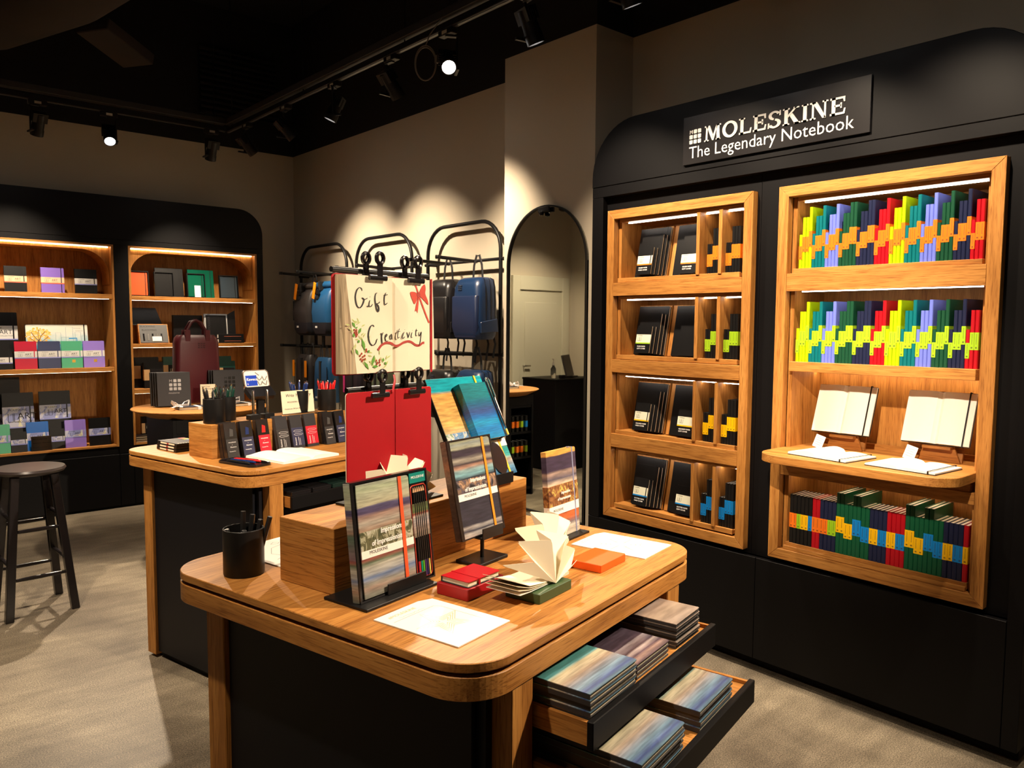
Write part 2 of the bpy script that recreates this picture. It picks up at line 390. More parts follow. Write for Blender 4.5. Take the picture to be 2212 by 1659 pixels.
def lamp(x, y, aim, watts, label, deg=44, lit=True, size=0.03, along='y'):
    o = empty('track_spotlight', (x, y, TZ)); tag(o, label, 'spotlight', 'track spotlights')
    bx('adapter', BLKM, -0.02, 0.02, -0.055, 0.055, -0.03, 0, o, bev=0.003)
    if along == 'x': o.rotation_euler = (0, 0, PI/2)
    bx('paper_tag', TAGW, -0.0215, -0.0205, -0.02, 0.02, -0.024, -0.008, o)
    A = Vector(aim)-Vector((x, y, TZ-0.16)); rot = o.rotation_euler.to_matrix().inverted(); d = (rot @ A).normalized()
    az = math.atan2(d.y, d.x)
    Mz = Matrix.Rotation(az, 4, 'Z')
    s_ = B(); s_.M = Mz; s_.box(-0.006, 0.006, 0.042, 0.05, -0.20, -0.03); s_.box(-0.012, 0.012, -0.012, 0.05, -0.036, -0.028); s_.box(-0.05, 0.05, 0.038, 0.052, -0.205, -0.195)
    s_.obj('bracket', BLKM, o)
    q = d.to_track_quat('Z', 'X').to_matrix().to_4x4(); T = Matrix.Translation((0, 0, -0.155)) @ q
    h = B(); h.M = T
    h.lathe([(0.028, -0.075), (0.036, -0.070), (0.037, 0.03), (0.040, 0.035), (0.040, 0.072), (0.034, 0.072), (0.033, 0.06)], 20)
    h.obj('lamp_head', BLKM, o, smooth=True)
    for i in range(6):
        f = B(); f.M = T; f.box(-0.03+0.011*i, -0.026+0.011*i, -0.044, 0.044, -0.080, -0.020); f.obj('cooling_fin', BLKM, o)
    l = B(); l.M = T; l.lathe([(0.002, 0.0605), (0.0325, 0.0605), (0.0325, 0.063), (0.002, 0.0645)], 20); l.obj('lens', LENS if lit else BLKG, o)
    if lit:
        p = Vector((x, y, TZ-0.155)) + (o.rotation_euler.to_matrix() @ d)*0.078
        spot('spot_beam', p, aim, watts, min(deg*1.12, 110), 1.0, size=size)
    return o
# light on the left shelves, the bag wall, the mirror pillar, the tables and the oak cases
lamp(1.10, 6.03, (1.0, 6.77, 1.45), 130, 'track spotlight nearest the air duct, above the left notebook shelf', 60, along='x')
lamp(1.53, 6.03, (1.10, 3.5, 0.0), 260, 'lit track spotlight with glowing lens above the left notebook shelves', 66, along='x')
lamp(2.24, 6.03, (2.25, 6.77, 1.4), 130, 'track spotlight just left of the track corner', 60, along='x')
lamp(2.37, 5.67, (3.40, 5.75, 1.75), 120, 'first track spotlight right of the track corner', 62)
lamp(2.37, 5.03, (3.40, 4.85, 1.75), 120, 'second track spotlight right of the track corner', 62)
lamp(2.37, 4.36, (1.75, 4.95, 0.93), 130, 'third track spotlight right of the corner, tilted down to the left', 50)
lamp(2.37, 3.72, (3.25, 3.80, 1.75), 120, 'fourth track spotlight from the corner, beside the coiled cable', 62)
lamp(2.37, 3.21, (1.20, 1.20, 0.93), 170, 'brightly lit track spotlight right of the coiled cable', 42)
lamp(2.37, 2.60, (3.0, 2.50, 1.40), 75, 'track spotlight aimed at the left of the narrow oak case', 75)
lamp(2.37, 2.05, (3.0, 2.00, 1.40), 75, 'track spotlight aimed at the right of the narrow oak case', 75)
lamp(2.37, 1.55, (3.0, 1.50, 1.40), 75, 'track spotlight aimed at the left of the wide oak case', 75)
lamp(2.37, 1.05, (3.0, 1.05, 1.40), 75, 'track spotlight aimed at the right of the wide oak case', 75)
lamp(2.37, 0.55, (1.9, 1.0, 0.30), 110, 'track spotlight above the open drawers', 60)
lamp(2.37, 0.10, (1.15, 1.35, 1.15), 230, 'track spotlight facing the painted gift sign', 46)
lamp(2.37, -0.40, (1.9, 2.9, 1.0), 480, 'track spotlight facing the rear table', 34)
lamp(0.25, 6.03, (-0.3, 7.1, 1.3), 90, 'track spotlight aimed at the pale door', 70, along='x')
trackbar('lighting_track', (0.10, 4.6, TZ), (0.10, -1.6, TZ), 'unseen added lighting track overhead to the left of the tables')  # unseen track, put in to carry fill lamps on the left
lamp(0.10, 3.3, (1.0, 3.9, 0.0), 160, 'track spotlight over the floor near the stool', 70)
lamp(0.10, 1.2, (1.05, 1.5, 0.9), 80, 'added fill spotlight over the left side of the front table', 55)  # unseen lamp added to fill the left-facing sides on the front table
lamp(0.10, 0.5, (3.05, 1.40, 1.12), 420, 'track spotlight across the room facing the oak desk', 20)
lamp(0.10, 2.2, (2.0, 3.2, 1.0), 120, 'added fill spotlight facing the pen boxes', 50)  # unseen lamp added to brighten the rear table from the left

# ---------------------------------------------------------------- things in the dark ceiling void
DUCT = plain('dark_duct_wrap', (0.028, 0.021, 0.019), 0.9, bump=0.3, bscale=25)
o = empty('air_duct', (1.15, 5.35, 3.62)); tag(o, 'wide dark wrapped air duct in the ceiling at upper left', 'air duct')
pts = [(0.55, -1.6, 0.30), (0.30, -0.6, 0.12), (0.02, 0.15, -0.02), (-0.30, 0.75, -0.10), (-0.75, 1.25, -0.14)]
B().tube(pts, [0.26, 0.27, 0.28, 0.27, 0.26], 24).obj('duct_body', DUCT, o, smooth=True)
for i, (p, a, l) in enumerate((((0.42, 0.58, -0.22), 0.55, 0.42), ((-0.62, 0.30, -0.20), -0.15, 0.5))):
    s_ = B(); s_.M = Matrix.Translation(p) @ Matrix.Rotation(a, 4, 'Z') @ Matrix.Rotation(0.25, 4, 'Y'); s_.box(-l/2, l/2, -0.13, 0.13, -0.04, 0.04)
    s_.obj('branch_box', DUCT, o, bev=0.006)
o = empty('ceiling_speaker', (1.405, 4.13, 3.20)); tag(o, 'round pale perforated ceiling speaker at the top edge', 'speaker')
B().lathe([(0.10, 0.0), (0.135, 0.02), (0.14, 0.05), (0.12, 0.10), (0.03, 0.13), (0.02, 1.1)], 24).obj('speaker_dome', plain('speaker_white', (0.30, 0.25, 0.19), 0.6), o, smooth=True)
g = B()
for i in range(5):
    for j in range(5):
        x, y = -0.08+0.04*i, -0.08+0.04*j
        if x*x+y*y < 0.0085: g.box(x-0.012, x+0.012, y-0.012, y+0.012, -0.002, 0.001)
g.obj('grille_slots', VOID, o)
o = empty('cable_coil', (2.30, 3.30, 2.80)); tag(o, 'coiled thin cable hanging from the lighting track', 'cable')
CB = plain('cable_grey', (0.16, 0.14, 0.12), 0.5)
def ring(r, dz, ph): return [(r*0.62*math.cos(a)*0.7, -r*0.62*math.cos(a)*0.75, dz+r*math.sin(a)) for a in [ph+2*PI*i/28 for i in range(28)]]
B().tube(ring(0.085, 0, 0), 0.0032, 6, True).obj('loop', CB, o, smooth=True)
B().tube(ring(0.080, -0.004, 0.4), 0.0032, 6, True).obj('loop', CB, o, smooth=True)
B().tube([(0.0, 0, 0.085), (0.015, -0.02, 0.14), (0.06, -0.1, 0.24), (0.10, -0.22, 0.30)], 0.003, 6).obj('lead', CB, o, smooth=True)
bx('plug', CB, 0.032, 0.05, -0.05, -0.032, 0.0, 0.035, o)
VENTM = plain('dark_grille', (0.008, 0.008, 0.009), 0.6)
o = empty('air_grille', (2.9, 7.12, 3.35)); tag(o, 'black louvred air grille high on the dark upper back wall', 'air vent')
for i in range(12): bx('louvre', VENTM, -0.35, 0.35, -0.03, 0.0, 0.05*i, 0.05*i+0.02, o)

# ---------------------------------------------------------------- right wall: black cabinet with two oak cases
RX, RY = 2.967, 2.775
RR = -PI/2
def RL(x, y, z): return (RX+y, RY-x, z)
cab = empty('display_cabinet', RL(0, 0, 0), RR)
tag(cab, 'tall black display cabinet with rounded header, framing two glowing oak cases', 'cabinet')
W = 1.995
hp = [(0, 2.197), (W, 2.197)] + arc(W-0.25, 2.508-0.25, 0.25, 0, 90, 12) + arc(0.27, 2.508-0.27, 0.27, 90, 180, 12)
B().prism(hp, -0.004, 0.44, 'y').obj('header', BLK, cab, bev=0.002)
bx('header_strip', BLK, 0, W, 0.0, 0.44, 2.145, 2.196, cab, bev=0.001)
bx('stile', BLK, 0, 0.072, 0.0, 0.44, 0.507, 2.144, cab, bev=0.0015)
bx('stile', BLK, 1.945, W, 0.0, 0.44, 0.06, 2.144, cab, bev=0.0015)
for x0, x1, z0, z1 in ((0.072, 0.104, 0.507, 2.144), (0.927, 0.944, 0.507, 2.144), (0.946, 1.044, 0.507, 2.144), (1.871, 1.943, 0.507, 2.144), (0.104, 0.927, 2.073, 2.144), (1.044, 1.871, 2.073, 2.144), (0.104, 0.927, 0.507, 0.526), (1.044, 1.871, 0.507, 0.526)):
    bx('recess_panel', BLK, x0, x1, 0.035, 0.05, z0, z1, cab)
for x0, x1 in ((0, 0.9865), (0.9885, 1.943)):
    bx('base_panel', BLK, x0, x1, 0.0, 0.02, 0.06, 0.505, cab, bev=0.0015)
bx('base_carcass', BLK, 0.01, 1.985, 0.021, 0.44, 0.06, 0.50, cab)
bx('toe_kick', VOID, 0.02, 1.98, 0.08, 0.44, 0.0, 0.06, cab)

# sign board
sg = empty('sign_board', RL(0.568, -0.005, 2.226), RR); SW, SH = 0.847, 0.211
tag(sg, 'black sign board with silver MOLESKINE lettering and The Legendary Notebook line', 'sign')
bx('board', plain('sign_black', (0.012, 0.011, 0.012), 0.28), 0, SW, -0.010, 0.0, 0, SH, sg, bev=0.001)
# 3x3 emblem, first cell is a letter M
ex, ez, cs, cp = 0.036, 0.088, 0.0172, 0.0222
for r in range(3):
    for c in range(3):
        x, z = ex+c*cp, ez+(2-r)*cp
        if r == 0 and c == 0: text('M', 0.0235, SILV, sg, (x-0.001, -0.0102, z+0.0005), bold=0.0004, ext=0.0012, name='emblem_letter')
        else: B().prism(rrect(x, x+cs, z, z+cs, 0.003, 3), -0.0125, -0.010, 'y').obj('emblem_cell', SILV, sg)
# slab-serif capitals drawn as polygons in a unit box (height 1)
S_, D_ = 0.185, 0.10      # stem, serif
def stem(x, s=0.26, z0=0.0, z1=1.0): return [(x-s/2, z0), (x+s/2, z0), (x+s/2, z1), (x-s/2, z1)]
def serif(x, w_, z): return [(x-w_/2, z), (x+w_/2, z), (x+w_/2, z+0.09), (x-w_/2, z+0.09)]
def ringpoly(cx, cz, rx, rz, t, a0, a1, n=22, t2=None):
    o_, i_ = [], []
    for k in range(n+1):
        a = math.radians(a0+(a1-a0)*k/n)
        o_.append((cx+rx*math.cos(a), cz+rz*math.sin(a))); i_.append((cx+(rx-t)*math.cos(a), cz+(rz-(t2 or t*0.62))*math.sin(a)))
    return o_, i_
def letter(ch, mb, x0, sx, sz, z0, y0, y1):
    P = lambda poly: mb.prism([(x0+p[0]*sx, z0+p[1]*sz) for p in poly], y0, y1, 'y')
    def strip(o_, i_):
        for k in range(len(o_)-1): P([o_[k], o_[k+1], i_[k+1], i_[k]])
    w_ = 0.24
    if ch == 'M':
        P(serif(0.17, 0.36, 0)); P(serif(1.13, 0.38, 0)); P([(0.10, 0), (0.24, 0), (0.28, 1), (0.14, 1)]); P([(1.00, 0), (1.26, 0), (1.22, 1), (0.98, 1)])
        P([(0.02, 0.91), (0.32, 0.91), (0.32, 1), (0.02, 1)]); P([(1.0, 0.91), (1.34, 0.91), (1.34, 1), (1.0, 1)])
        P([(0.16, 1), (0.42, 1), (0.74, 0.30), (0.64, 0.02)]); P([(0.98, 1), (1.10, 1), (0.76, 0.02), (0.64, 0.02), (0.66, 0.22)]); return 1.40
    if ch == 'O':
        o_, i_ = ringpoly(0.60, 0.5, 0.60, 0.53, 0.25, 0, 360, 30); strip(o_, i_); return 1.24
    if ch == 'I': P(stem(0.23, w_)); P(serif(0.23, 0.44, 0)); P(serif(0.23, 0.44, 0.91)); return 0.50
    if ch == 'L': P(stem(0.24, w_)); P(serif(0.24, 0.46, 0.91)); P([(0.02, 0), (0.92, 0), (0.98, 0.33), (0.88, 0.33), (0.82, 0.12), (0.02, 0.12)]); return 1.0
    if ch == 'E':
        P(stem(0.24, w_)); P([(0.02, 0), (0.94, 0), (1.0, 0.33), (0.90, 0.33), (0.84, 0.12), (0.02, 0.12)]); P([(0.02, 1), (0.96, 1), (0.96, 0.70), (0.87, 0.70), (0.82, 0.88), (0.02, 0.88)])
        P([(0.3, 0.46), (0.72, 0.46), (0.72, 0.57), (0.3, 0.57)]); P([(0.66, 0.36), (0.76, 0.36), (0.76, 0.67), (0.66, 0.67)]); return 1.06
    if ch == 'S':
        o_, i_ = ringpoly(0.46, 0.745, 0.42, 0.275, 0.22, 20, 262, 20, 0.12); strip(o_, i_)
        o_, i_ = ringpoly(0.46, 0.26, 0.46, 0.285, 0.24, 82, -160, 20, 0.12); strip(o_, i_)
        P([(0.80, 0.70), (0.90, 0.70), (0.90, 1.0), (0.82, 1.0)]); P([(0.0, 0.0), (0.08, 0.0), (0.10, 0.33), (0.0, 0.33)]); return 0.99
    if ch == 'K':
        P(stem(0.24, w_)); P(serif(0.24, 0.46, 0)); P(serif(0.24, 0.46, 0.91)); P([(0.34, 0.40), (0.34, 0.56), (0.84, 1.0), (1.0, 1.0)]); P([(0.46, 0.56), (0.64, 0.70), (1.16, 0.0), (0.84, 0.0)])
        P([(0.74, 0.92), (1.12, 0.92), (1.12, 1), (0.74, 1)]); P([(0.80, 0), (1.22, 0), (1.22, 0.09), (0.80, 0.09)]); return 1.24
    if ch == 'N':
        P([(0.14, 0), (0.27, 0), (0.27, 1), (0.14, 1)]); P(serif(0.2, 0.38, 0)); P([(0.0, 0.91), (0.4, 0.91), (0.4, 1), (0.0, 1)]); P([(0.93, 0), (1.06, 0), (1.06, 1), (0.93, 1)]); P(serif(1.0, 0.38, 0.91)); P([(0.14, 1), (0.44, 1), (1.06, 0.02), (0.84, 0.0)]); return 1.24
x = 0.116
for ch, adv in zip('MOLESKINE', (0.0,)*9):
    mb = B(); a = letter(ch, mb, x, 0.063, 0.066, 0.086, -0.0135, -0.010); mb.obj('letter_'+ch.lower(), SILV, sg); x += a*0.063 + 0.0035
for lm in split_letters(textmesh('The Legendary Notebook', 0.0735, WINK, ext=0.0010, sq=0.975, bold=-0.0003)): link('letter', lm, sg, (0.033, -0.0102, 0.026), 0, (PI/2, 0, 0))

# oak cases ------------------------------------------------------------
def case_frame(root, x0, x1, z0, z1):
    bw = 0.044
    def rail(poly, mat): B().prism(poly, -0.001, 0.036, 'y').obj('frame_rail', mat, root, bev=0.0012)
    g = 0.0004
    rail([(x0, z1), (x1, z1), (x1-bw, z1-bw), (x0+bw, z1-bw)], OX); rail([(x0, z0), (x0+bw, z0+bw), (x1-bw, z0+bw), (x1, z0)], OX)
    rail([(x0, z0+g), (x0+bw, z0+bw+g), (x0+bw, z1-bw-g), (x0, z1-g)], OZ); rail([(x1, z0+g), (x1, z1-g), (x1-bw, z1-bw-g), (x1-bw, z0+bw+g)], OZ)
D = 0.283
def shell(root, x0, x1, z0, z1):
    bx('side_panel', OZ, x0, x0+0.018, 0.037, D, z0, z1, root); bx('side_panel', OZ, x1-0.018, x1, 0.037, D, z0, z1, root)
    bx('back_panel', OZ, x0+0.018, x1-0.018, D, D+0.012, z0, z1, root)
def led(root, x0, x1, y, z, m=None, wd=0.009): bx('led_strip', m or LEDM, x0, x1, y, y+wd, z-0.006, z-0.001, root)

wide = empty('oak_display_case', RL(1.045, 0, 0.527), RR)
tag(wide, 'wide oak wall case on the right with rows of rainbow notebook spines', 'shelf case')
ZB = 0.527
def zc(z): return z-ZB
case_frame(wide, 0, 0.825, 0, 1.545)
shell(wide, 0.046, 0.782, zc(0.571), zc(2.028))
ix0, ix1 = 0.065, 0.763
bx('top_board', OX, ix0, ix1, 0.037, D, zc(2.012), zc(2.028), wide)
bx('shelf', OX, ix0, ix1, 0.012, D, zc(1.718), zc(1.737), wide, bev=0.001)
bx('shelf_rail', OX, 0.045, 0.780, 0.0, 0.020, zc(1.645), zc(1.7175), wide, bev=0.001)
bx('ceiling_board', OX, ix0, ix1, 0.020, D, zc(1.650), zc(1.664), wide)
bx('shelf', OX, ix0, ix1, 0.004, D, zc(1.318), zc(1.358), wide, bev=0.0015)
dk = [(0.05, 0.27), (0.05, 0.03), (0.045, 0.03), (0.045, -0.12)] + [(0.045+0.1-0.1*math.cos(a), -0.12-0.097*math.sin(a)) for a in [PI/2*i/8 for i in range(1, 9)]] + [(0.78-0.1+0.1*math.sin(a), -0.217+0.097*(1-math.cos(a))) for a in [PI/2*i/8 for i in range(0, 9)]] + [(0.78, 0.03), (0.775, 0.03), (0.775, 0.27)]
B().prism(dk, zc(0.967), zc(1.0), 'z').obj('desk_board', OX, wide, bev=0.002)
bx('desk_backrest', OX, ix0, ix1, 0.245, 0.262, zc(1.0), zc(1.022), wide)
bx('desk_apron', OX, ix0, ix1, 0.006, 0.03, zc(0.9285), zc(0.9665), wide)
bx('shelf_rail', OX, 0.045, 0.780, 0.0, 0.020, zc(0.886), zc(0.928), wide, bev=0.001)
bx('ceiling_board', OX, ix0, ix1, 0.020, D, zc(0.889), zc(0.905), wide)
bx('shelf', OX, ix0, ix1, 0.02, D, zc(0.575), zc(0.600), wide, bev=0.001)
bx('sill_strip', OX, ix0, ix1, 0.006, 0.0195, zc(0.572), zc(0.588), wide, bev=0.001)
led(wide, ix0+0.02, ix1-0.005, 0.055, zc(2.011)); led(wide, ix0+0.02, ix1-0.005, 0.055, zc(1.649)); led(wide, ix0, ix1, 0.225, zc(1.317), LEDW, 0.02); led(wide, ix0+0.01, ix1-0.01, 0.10, zc(0.888), LEDW, 0.006)
for x in (0.17, 0.55): bx('led_clip', STEEL, x, x+0.012, 0.222, 0.248, zc(1.309), zc(1.317), wide)

nar = empty('oak_display_case', RL(0.105, 0, 0.527), RR)
tag(nar, 'narrow oak wall case with four rows of black notebooks and spine slots', 'shelf case')
case_frame(nar, 0, 0.821, 0, 1.545)
shell(nar, 0.045, 0.776, zc(0.571), zc(2.028))
nx0, nx1 = 0.064, 0.757
dv = ((0.532, 0.550), (0.649, 0.667))
rows = ((1.732, 2.012), (1.351, 1.632), (0.971, 1.250), (0.596, 0.872))
for i, (zb, zt) in enumerate(rows):
    bx('shelf', OX, nx0, nx1, 0.024, D, zc(zb-0.016), zc(zb), nar)
    bx('sill_strip', OX, nx0, nx1, 0.010, 0.0235, zc(zb-0.018), zc(zb+0.004), nar, bev=0.001)
    if i < 3: bx('shelf_rail', OX, 0.044, 0.776, 0.0, 0.020, zc((1.648, 1.266, 0.888)[i]), zc((1.713, 1.331, 0.955)[i]), nar, bev=0.001)
    bx('ceiling_board', OX, nx0, nx1, 0.0205, D, zc(zt), zc(zt+0.014), nar)
    for a, b_ in dv: bx('divider', OZ, a, b_, 0.006, D, zc(zb+0.0002), zc(zt-0.0002), nar, bev=0.001)
    for a, b_ in ((nx0+0.03, 0.530), (0.552, 0.647), (0.669, nx1-0.002)): led(nar, a, b_, 0.05, zc(zt))

# notebooks ------------------------------------------------------------
C_ = {'lime': (0.34, 0.50, 0.0), 'teal': (0.0, 0.125, 0.145), 'periwinkle': (0.13, 0.17, 0.62), 'dark green': (0.005, 0.055, 0.026), 'navy': (0.009, 0.013, 0.045), 'red': (0.38, 0.003, 0.010), 'black': (0.005, 0.005, 0.0055), 'emerald': (0.003, 0.075, 0.032)}
CM = {k: plain(k.replace(' ', '_')+'_cover', v, 0.34) for k, v in C_.items()}
BC = {'orange': (0.80, 0.17, 0.008), 'lime': (0.30, 0.50, 0.012), 'yellow': (0.82, 0.46, 0.0), 'blue': (0.0, 0.20, 0.60), 'green': (0.30, 0.55, 0.01)}
BM = {k: bandprint(k+'_spine_band', v) for k, v in BC.items()}
SZ = {'pocket': (0.090, 0.136, 0.26, 0.66), 'large': (0.126, 0.204, 0.32, 0.62), 'tall': (0.184, 0.243, 0.345, 0.61)}
_sc = {}
def upoly(t, d, e=0.0, k=0.0016, c=0.0028): return [(-t/2-e, c-e), (-t/2+c*0.45-e, c*0.35-e), (-t/2+c, -e), (t/2-c, -e), (t/2-c*0.45+e, c*0.35-e), (t/2+e, c-e), (t/2+e, d+e), (t/2-k, d+e), (t/2-k, k), (-t/2+k, k), (-t/2+k, d+e), (-t/2-e, d+e)]
def spine_book(color, size, band, t=0.0138):
    key = (color, size, band, t)
    d, h, b0, b1 = SZ[size]
    if key not in _sc:
        c = B().prism(upoly(t, d), 0, h).mesh('notebook', CM[color])
        kp = ('p', size, t)
        if kp not in _sc: _sc[kp] = B().box(-t/2+0.0017, t/2-0.0017, 0.0018, d-0.004, 0.003, h-0.003).mesh('page_block', PAPERW)
        kb = ('b', size, band, t)
        if kb not in _sc: _sc[kb] = B().prism(upoly(t, d*0.97, 0.0003, 0.0), b0*h, b1*h).mesh('paper_band', BM[band])
        _sc[key] = (c, _sc[kp], _sc[kb])
    c, pg, bd = _sc[key]
    o = link('notebook', c); link('page_block', pg, o); link('paper_band', bd, o)
    return o
SZW = {'pocket': 'pocket', 'large': 'large', 'tall': 'tall'}
def shelf_row(seq, xs, y, z, where, group, t):
    for i, (col, size, band) in enumerate(seq):
        o = spine_book(col, size, band, t); o.location = RL(xs[i], y+random.uniform(-0.0012, 0.0012), z); o.rotation_euler = (0, 0, RR)
        tag(o, f'{SZW[size]} {col} notebook with {band} band, {nth(i+1)} from left on {where}', 'notebook', group)
base = []
for col, n in (('lime', 4), ('teal', 4), ('periwinkle', 4), ('dark green', 5), ('navy', 5), ('red', 4), ('lime', 4), ('teal', 4), ('periwinkle', 4), ('dark green', 4), ('navy', 4), ('red', 3)):
    base += [(col, s_) for s_ in ('pocket', 'large', 'large', 'tall', 'tall')[:n]]
k = len(base); X0, X1 = 1.045+0.083, 1.045+0.7605; st = (X1-X0)/k
xs = [X0+st*(i+0.5) for i in range(k)]
shelf_row([(c, s_, 'orange') for c, s_ in base], xs, 0.022, 1.7372, 'top shelf', 'rainbow notebooks with orange bands', st-0.0004)
shelf_row([(c, s_, 'lime') for c, s_ in base], xs, 0.022, 1.3582, 'second shelf', 'rainbow notebooks with lime bands', st-0.0004)
low = [('black', 'large', b_) for b_ in ('orange', 'orange', 'green', 'yellow', 'yellow', 'blue')] + [('red', 'large', 'orange')]*2 + [('navy', 'large', 'orange')]*2 + [('navy', 'large', 'green')]*2
def grp2(): return [('emerald', 'tall', 'yellow')]*2 + [('emerald', 'large', 'yellow')]*2 + [('emerald', 'tall', 'blue')]*2 + [('emerald', 'large', 'blue')]*2 + [('navy', 'large', 'yellow')]*2 + [('navy', 'large', 'blue')]*2
low += grp2() + [('red', 'large', 'yellow')]*2 + [('red', 'large', 'blue')]*2 + grp2() + [('red', 'large', 'yellow')]
k = len(low); X0, X1 = 1.045+0.079, 1.045+0.7605; st = (X1-X0)/k
shelf_row(low, [X0+st*(i+0.5) for i in range(k)], 0.025, 0.6002, 'bottom shelf', 'notebooks on the bottom shelf of the wide case', st-0.0004)
# spine slots of the narrow case
for i, (bn, wh) in enumerate((('orange', 'top row'), ('lime', 'second row'), ('yellow', 'third row'), ('blue', 'bottom row'))):
    zb = rows[i][0]
    for j, (a, seq) in enumerate((((0.105+0.576), ['pocket']*2+['large']*2+['tall']), ((0.105+0.674), ['pocket']*2+['large']*3))):
        for q, s_ in enumerate(seq):
            o = spine_book('black', s_, bn, 0.0142); o.location = RL(a+0.0071+0.0147*q, 0.028, zb+0.0002); o.rotation_euler = (0, 0, RR)
            tag(o, f'black {s_} notebook with {bn} band, {nth(q+1)} in {"left" if j == 0 else "right"} slot of {wh}', 'notebook', 'black notebooks in the narrow case slots')
# leaning black notebooks, front view
LINES = {'orange': 'RULED PAPER', 'lime': 'PLAIN PAPER', 'yellow': 'SQUARED PAPER', 'blue': 'DOTTED PAPER'}
BANDC = plain('cream_band', (0.66, 0.66, 0.52), 0.5)
FLAT = {k_: plain(k_+'_band_edge', v, 0.5) for k_, v in BC.items()}
_fb = {}
def front_book(w_, h, t, cover=BLKC, elastic=True, pages=PAGE, elm=None, name='notebook'):
    """closed notebook seen from the front: spine at x=0 left, fore edge right, front face at y=0"""
    key = (w_, h, t, cover.name, elastic, elm.name if elm else '')
    if key not in _fb:
        r = 0.006; k = 0.0016
        c = B(); pl = rrect(0, w_, 0, h, r, 4, (0, 1, 1, 0))
        c.prism(pl, 0, k, 'y'); c.prism(pl, t-k, t, 'y'); c.box(0, k, k, t-k, 0, h)
        p = B().box(k, w_-0.003, k+0.0001, t-k-0.0001, 0.003, h-0.003)
        e = B().box(w_*0.86, w_*0.86+0.005, -0.0008, t+0.0008, -0.0008, h+0.0008) if elastic else None
        _fb[key] = (c.mesh('notebook', cover), p.mesh('page_block', pages), e.mesh('elastic_strap', elm or BLKM) if e else None)
    c, p, e = _fb[key]
    o = link(name, c); link('page_block', p, o)
    if e: link('elastic_strap', e, o)
    return o
def icon(parent, x, z, s, y, mat=INK):
    m = B()
    for d_ in (0, 1):
        u = x+d_*s*0.62; g = s*0.06
        m.box(u, u+g, y, y+0.0002, z, z+s); m.box(u, u+s*0.55, y, y+0.0002, z, z+g); m.box(u+s*0.55-g, u+s*0.55, y, y+0.0002, z, z+s)
    m.obj('book_icon', mat, parent)
lean = 0.20
for i, bn in enumerate(('orange', 'lime', 'yellow', 'blue')):
    zb = rows[i][0]
    for j in (0, 1):
        xo = 0.105 + (0.128, 0.338)[j]; yb = 0.075
        # oak rest
        rs = B().box(-0.010, 0.188, 0.0, 0.014, 0, 0.250).obj('oak_easel_board', OZ, None, RL(xo, yb, zb+0.004), rot=(-lean, 0, RR), bev=0.001)
        tag(rs, f'slanted oak rest board under the {("left", "right")[j]} stack in {("top", "second", "third", "bottom")[i]} row of narrow case', 'rest board', 'slanted oak rests')
        y = 0.0; cv = ('hard', 'soft')[j]
        if i == 1: cv = ('soft', 'hard')[j]
        sizes = [('tall', 0.184, 0.243, 0.013, 0.002), ('large', 0.126, 0.204, 0.012, 0.050), ('pocket', 0.088, 0.136, 0.011, 0.060)]
        if i == 1 and j == 1: sizes = sizes[:2]
        if j == 0: sizes = sizes[:2] + [sizes[1]] + sizes[2:] + [sizes[2]]
        for q, (sn, w_, h, t, dx) in enumerate(sizes):
            y -= t+0.0006
            dup_ = q and sizes[q-1][0] == sn
            dx2 = dx - (0.012 if dup_ else 0) + (0.02 if j else 0)
            o = front_book(w_, h, t, elastic=(cv == 'hard'))
            M = Matrix.Rotation(-lean, 3, 'X'); off = M @ Vector((0, y, 0.0))
            o.location = RL(xo+dx2, yb+off.y, zb+0.0045+off.z+0.0); o.rotation_euler = (-lean, 0, RR)
            last = q == len(sizes)-1
            rw = ('top', 'second', 'third', 'bottom')[i]
            desc = {'tall': 'extra large', 'large': 'large', 'pocket': 'pocket'}[sn]
            tag(o, f'{("front" if not dup_ or sn == "pocket" and last else "inner") if (sn != "tall") else "rear"} {desc} black {cv}-cover notebook, {("left", "right")[j]} stack, {rw} row of narrow case' if not dup_ else f'second {desc} black {cv}-cover notebook, {("left", "right")[j]} stack, {rw} row of narrow case', 'notebook', 'leaning black notebooks')
            if last and sn == 'pocket':
                bw = B(); bw.box(-0.0006, w_+0.0006, -0.0007, -0.0001, 0.052, 0.092, 0); bw.box(-0.0006, w_+0.0006, -0.0008, -0.0001, 0.046, 0.052, 1)
                bw.obj('paper_band', [BANDC, FLAT[bn]], o)
                icon(o, 0.010, 0.060, 0.018, -0.0010); text('MOLESKINE', 0.0055, INK, o, (0.008, -0.0008, 0.084))
                text(LINES[bn], 0.0086, WINK, o, (0.012, -0.0003, 0.030), bold=0.0001); text(cv.upper()+' COVER', 0.0086, WINK, o, (0.012, -0.0003, 0.019), bold=0.0001)

